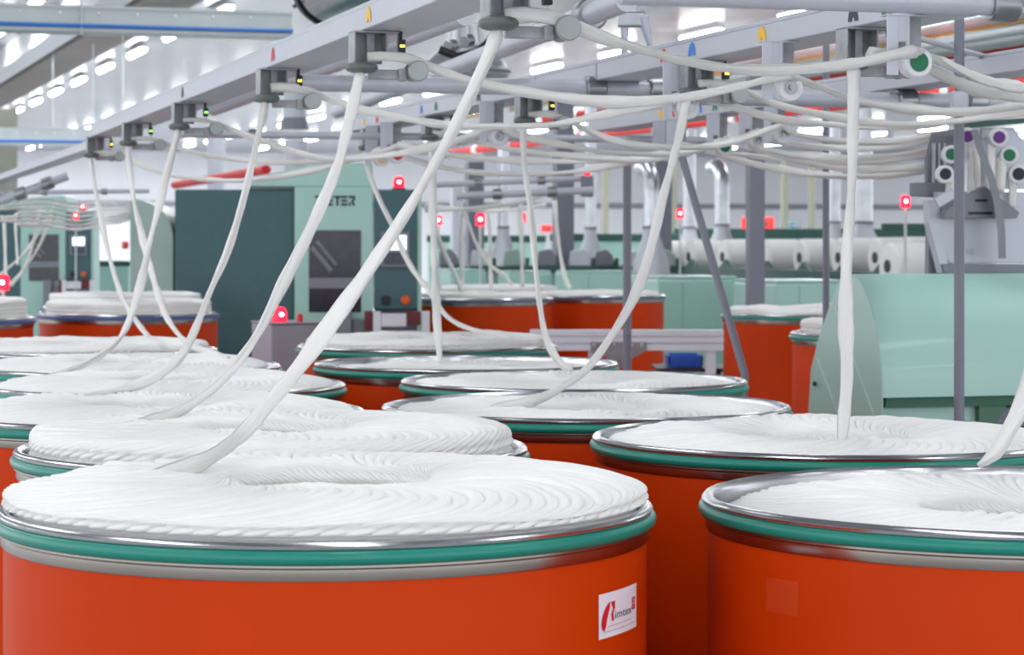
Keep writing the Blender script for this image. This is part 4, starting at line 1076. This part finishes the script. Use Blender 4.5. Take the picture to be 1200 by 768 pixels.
suction('shiny suction pipe left of the thick grey column', 846, 34, .105, 265, True)
suction('shiny suction pipe between post and slanted brace', 808, 37, .1, 268)
suction('shiny suction pipe behind the vertical strand', 1012, 31, .12, 262)
suction('shiny suction pipe right of the thin post', 978, 33, .08, 262)
suction('shiny suction pipe between the two thin far columns', 590, 30, .07, 268)
# far cream posts and wall items
for px, lb in ((663, 'slim cream post far behind the pipes'), (709, 'slim cream post left of the thin grey post'), (789, 'slim cream post beside the curving strand'), (919, 'broad cream post right of the thick column'), (951, 'slim cream post left of the thin post')):
    Z = 50; c = P(px, 281, Z)
    solo('slim_post', MB().box(-.06, .06, -.06, .06, 0, CZ + (HY - 190) / F * Z), CREAM, lb, 'post', 'slim cream posts', (c.x, c.y, 0), BANG)
for px0, px1, ya, yb, m, lb in ((873, 910, 255, 270, REDPIPE, 'red cabinet on the far wall'), (637, 648, 264, 272, REDPIPE, 'small red box on the far wall'), (927, 938, 260, 268, TEALD, 'small dark box on the far wall'), (146, 151, 283, 292, REDPIPE, 'small red box behind the distant strands')):
    Z = 80 if px0 > 200 else 34
    a_ = P(px0, ya, Z); b_ = P(px1, yb, Z)
    t = thing('wall_mounted_box', lb, 'box', (a_.x, a_.y, b_.z), BANG)
    part('case', MB().box(0, b_.x - a_.x, 0, .3, 0, a_.z - b_.z), m, t, bevel=.02)
    part('face_plate', MB().box((b_.x - a_.x) * .2, (b_.x - a_.x) * .8, -.02, 0, (a_.z - b_.z) * .3, (a_.z - b_.z) * .75), MAROON if m is REDPIPE else SHEETD, t)
# far cross rails of the next creel
for (x0, y0, x1, y1, Z, r, lb) in ((505, 217, 690, 209, 17, .035, 'grey cross rail of the far creel, upper'), (535, 230, 695, 223, 16, .04, 'grey cross rail of the far creel, lower'), (0, 226, 175, 224, 20, .03, 'grey cross rail of the distant left creel'), (0, 236, 80, 206, 17, .05, 'slanting grey rail of the distant left creel')):
    tube_thing('cross_rail', lb, 'rail', [P(x0, y0, Z), P(x1, y1, Z)], r * .62, TUBEGREY, (.3, .7))
t = thing('rail_end_cap', 'grey end block with red light on the far cross rail', 'block', P(688, 216, 16.9))
part('block', MB().box(-.045, .045, -.05, .05, -.09, .06), POSTGREY, t, bevel=.01)
part('red_light', MB().box(-.022, .022, -.04, .0, .062, .12), REDLAMP, t, bevel=.006)
# far strands
fs_ = 'distant white strands'
for i, (pth, Z, lb) in enumerate(((([(540, 240), (550, 265), (560, 290), (575, 312), (590, 322), (600, 334)]), 16.5, 'distant strand curving onto the slate ringed coils'),
    ([(571, 246), (574, 270), (574, 300), (576, 340)], 17, 'distant vertical strand below the far creel'),
    ([(541, 238), (541, 290), (542, 335)], 16.5, 'distant straight strand left of the steep strand'),
    ([(610, 238), (611, 280), (612, 336)], 17.3, 'distant straight strand touching the steep strand'),
    ([(650, 235), (653, 270), (657, 300), (662, 325), (668, 338)], 17.5, 'distant strand in front of the far grey column'),
    ([(512, 275), (522, 300), (533, 322), (542, 342)], 16.3, 'distant curved strand near the left red lamp'),
    ([(498, 246), (530, 246), (570, 243), (610, 237), (640, 228)], 16.1, 'distant sagging strand below the far cross rail'),
    ([(498, 240), (540, 245), (590, 247), (640, 240)], 18.2, 'lower distant sagging strand below the far cross rail'))):
    sliver(lb, pix(pth, Z, Z), .016, fs_, 8, .8, .05)
left = [([(66, 237), (50, 265), (30, 295), (5, 318), (-15, 330)], 'distant strand slanting to the left edge, upper'),
        ([(62, 250), (45, 290), (20, 325), (-5, 345)], 'distant strand slanting to the left edge, lower'),
        ([(5, 255), (6, 290), (7, 325)], 'distant vertical strand at the left edge'),
        ([(18, 252), (19, 280), (21, 310)], 'distant vertical strand beside the left edge one'),
        ([(46, 245), (40, 280), (30, 312), (14, 335)], 'distant strand bending left before the far window')]
for pth, lb in left: sliver(lb, pix(pth, 17.5, 17.0), .011, fs_, 8, .8, .05)
for i in range(7):
    y = 234 + i * 4.2
    sliver(('first', 'second', 'third', 'fourth', 'fifth', 'sixth', 'seventh')[i] + ' from the top of the distant left sagging strands', pix([(20 - 18 * (i % 3), y + 4), (50, y - 1 + i), (90, y + 5 + i * .8), (120, y + 4), (152, 240 + i * 3)], 17 - i * .9, 20 - i * .9), .009, fs_, 8, .8, .06)

# ------------------------------------------------------------------ camera
cam = bpy.data.cameras.new('camera'); co = bpy.data.objects.new('camera', cam); COL.objects.link(co)
cam.sensor_width = 36; cam.lens = F / 1200 * 36; cam.shift_y = -(384 - HY) / 1200
co.location = (0, 0, CZ); co.rotation_euler = (PI / 2, 0, 0); cam.clip_end = 300
cam.dof.use_dof = True; cam.dof.focus_distance = 4.4; cam.dof.aperture_fstop = 11
SC.camera = co
SC.view_settings.view_transform = 'Standard'; SC.view_settings.look = 'None'
SC.view_settings.exposure = 0.24; SC.view_settings.gamma = 1; SC.view_settings.use_curve_mapping = False
try:
    SC.cycles.use_denoising = True; SC.cycles.max_bounces = 6; SC.cycles.sample_clamp_indirect = 6
except Exception: pass
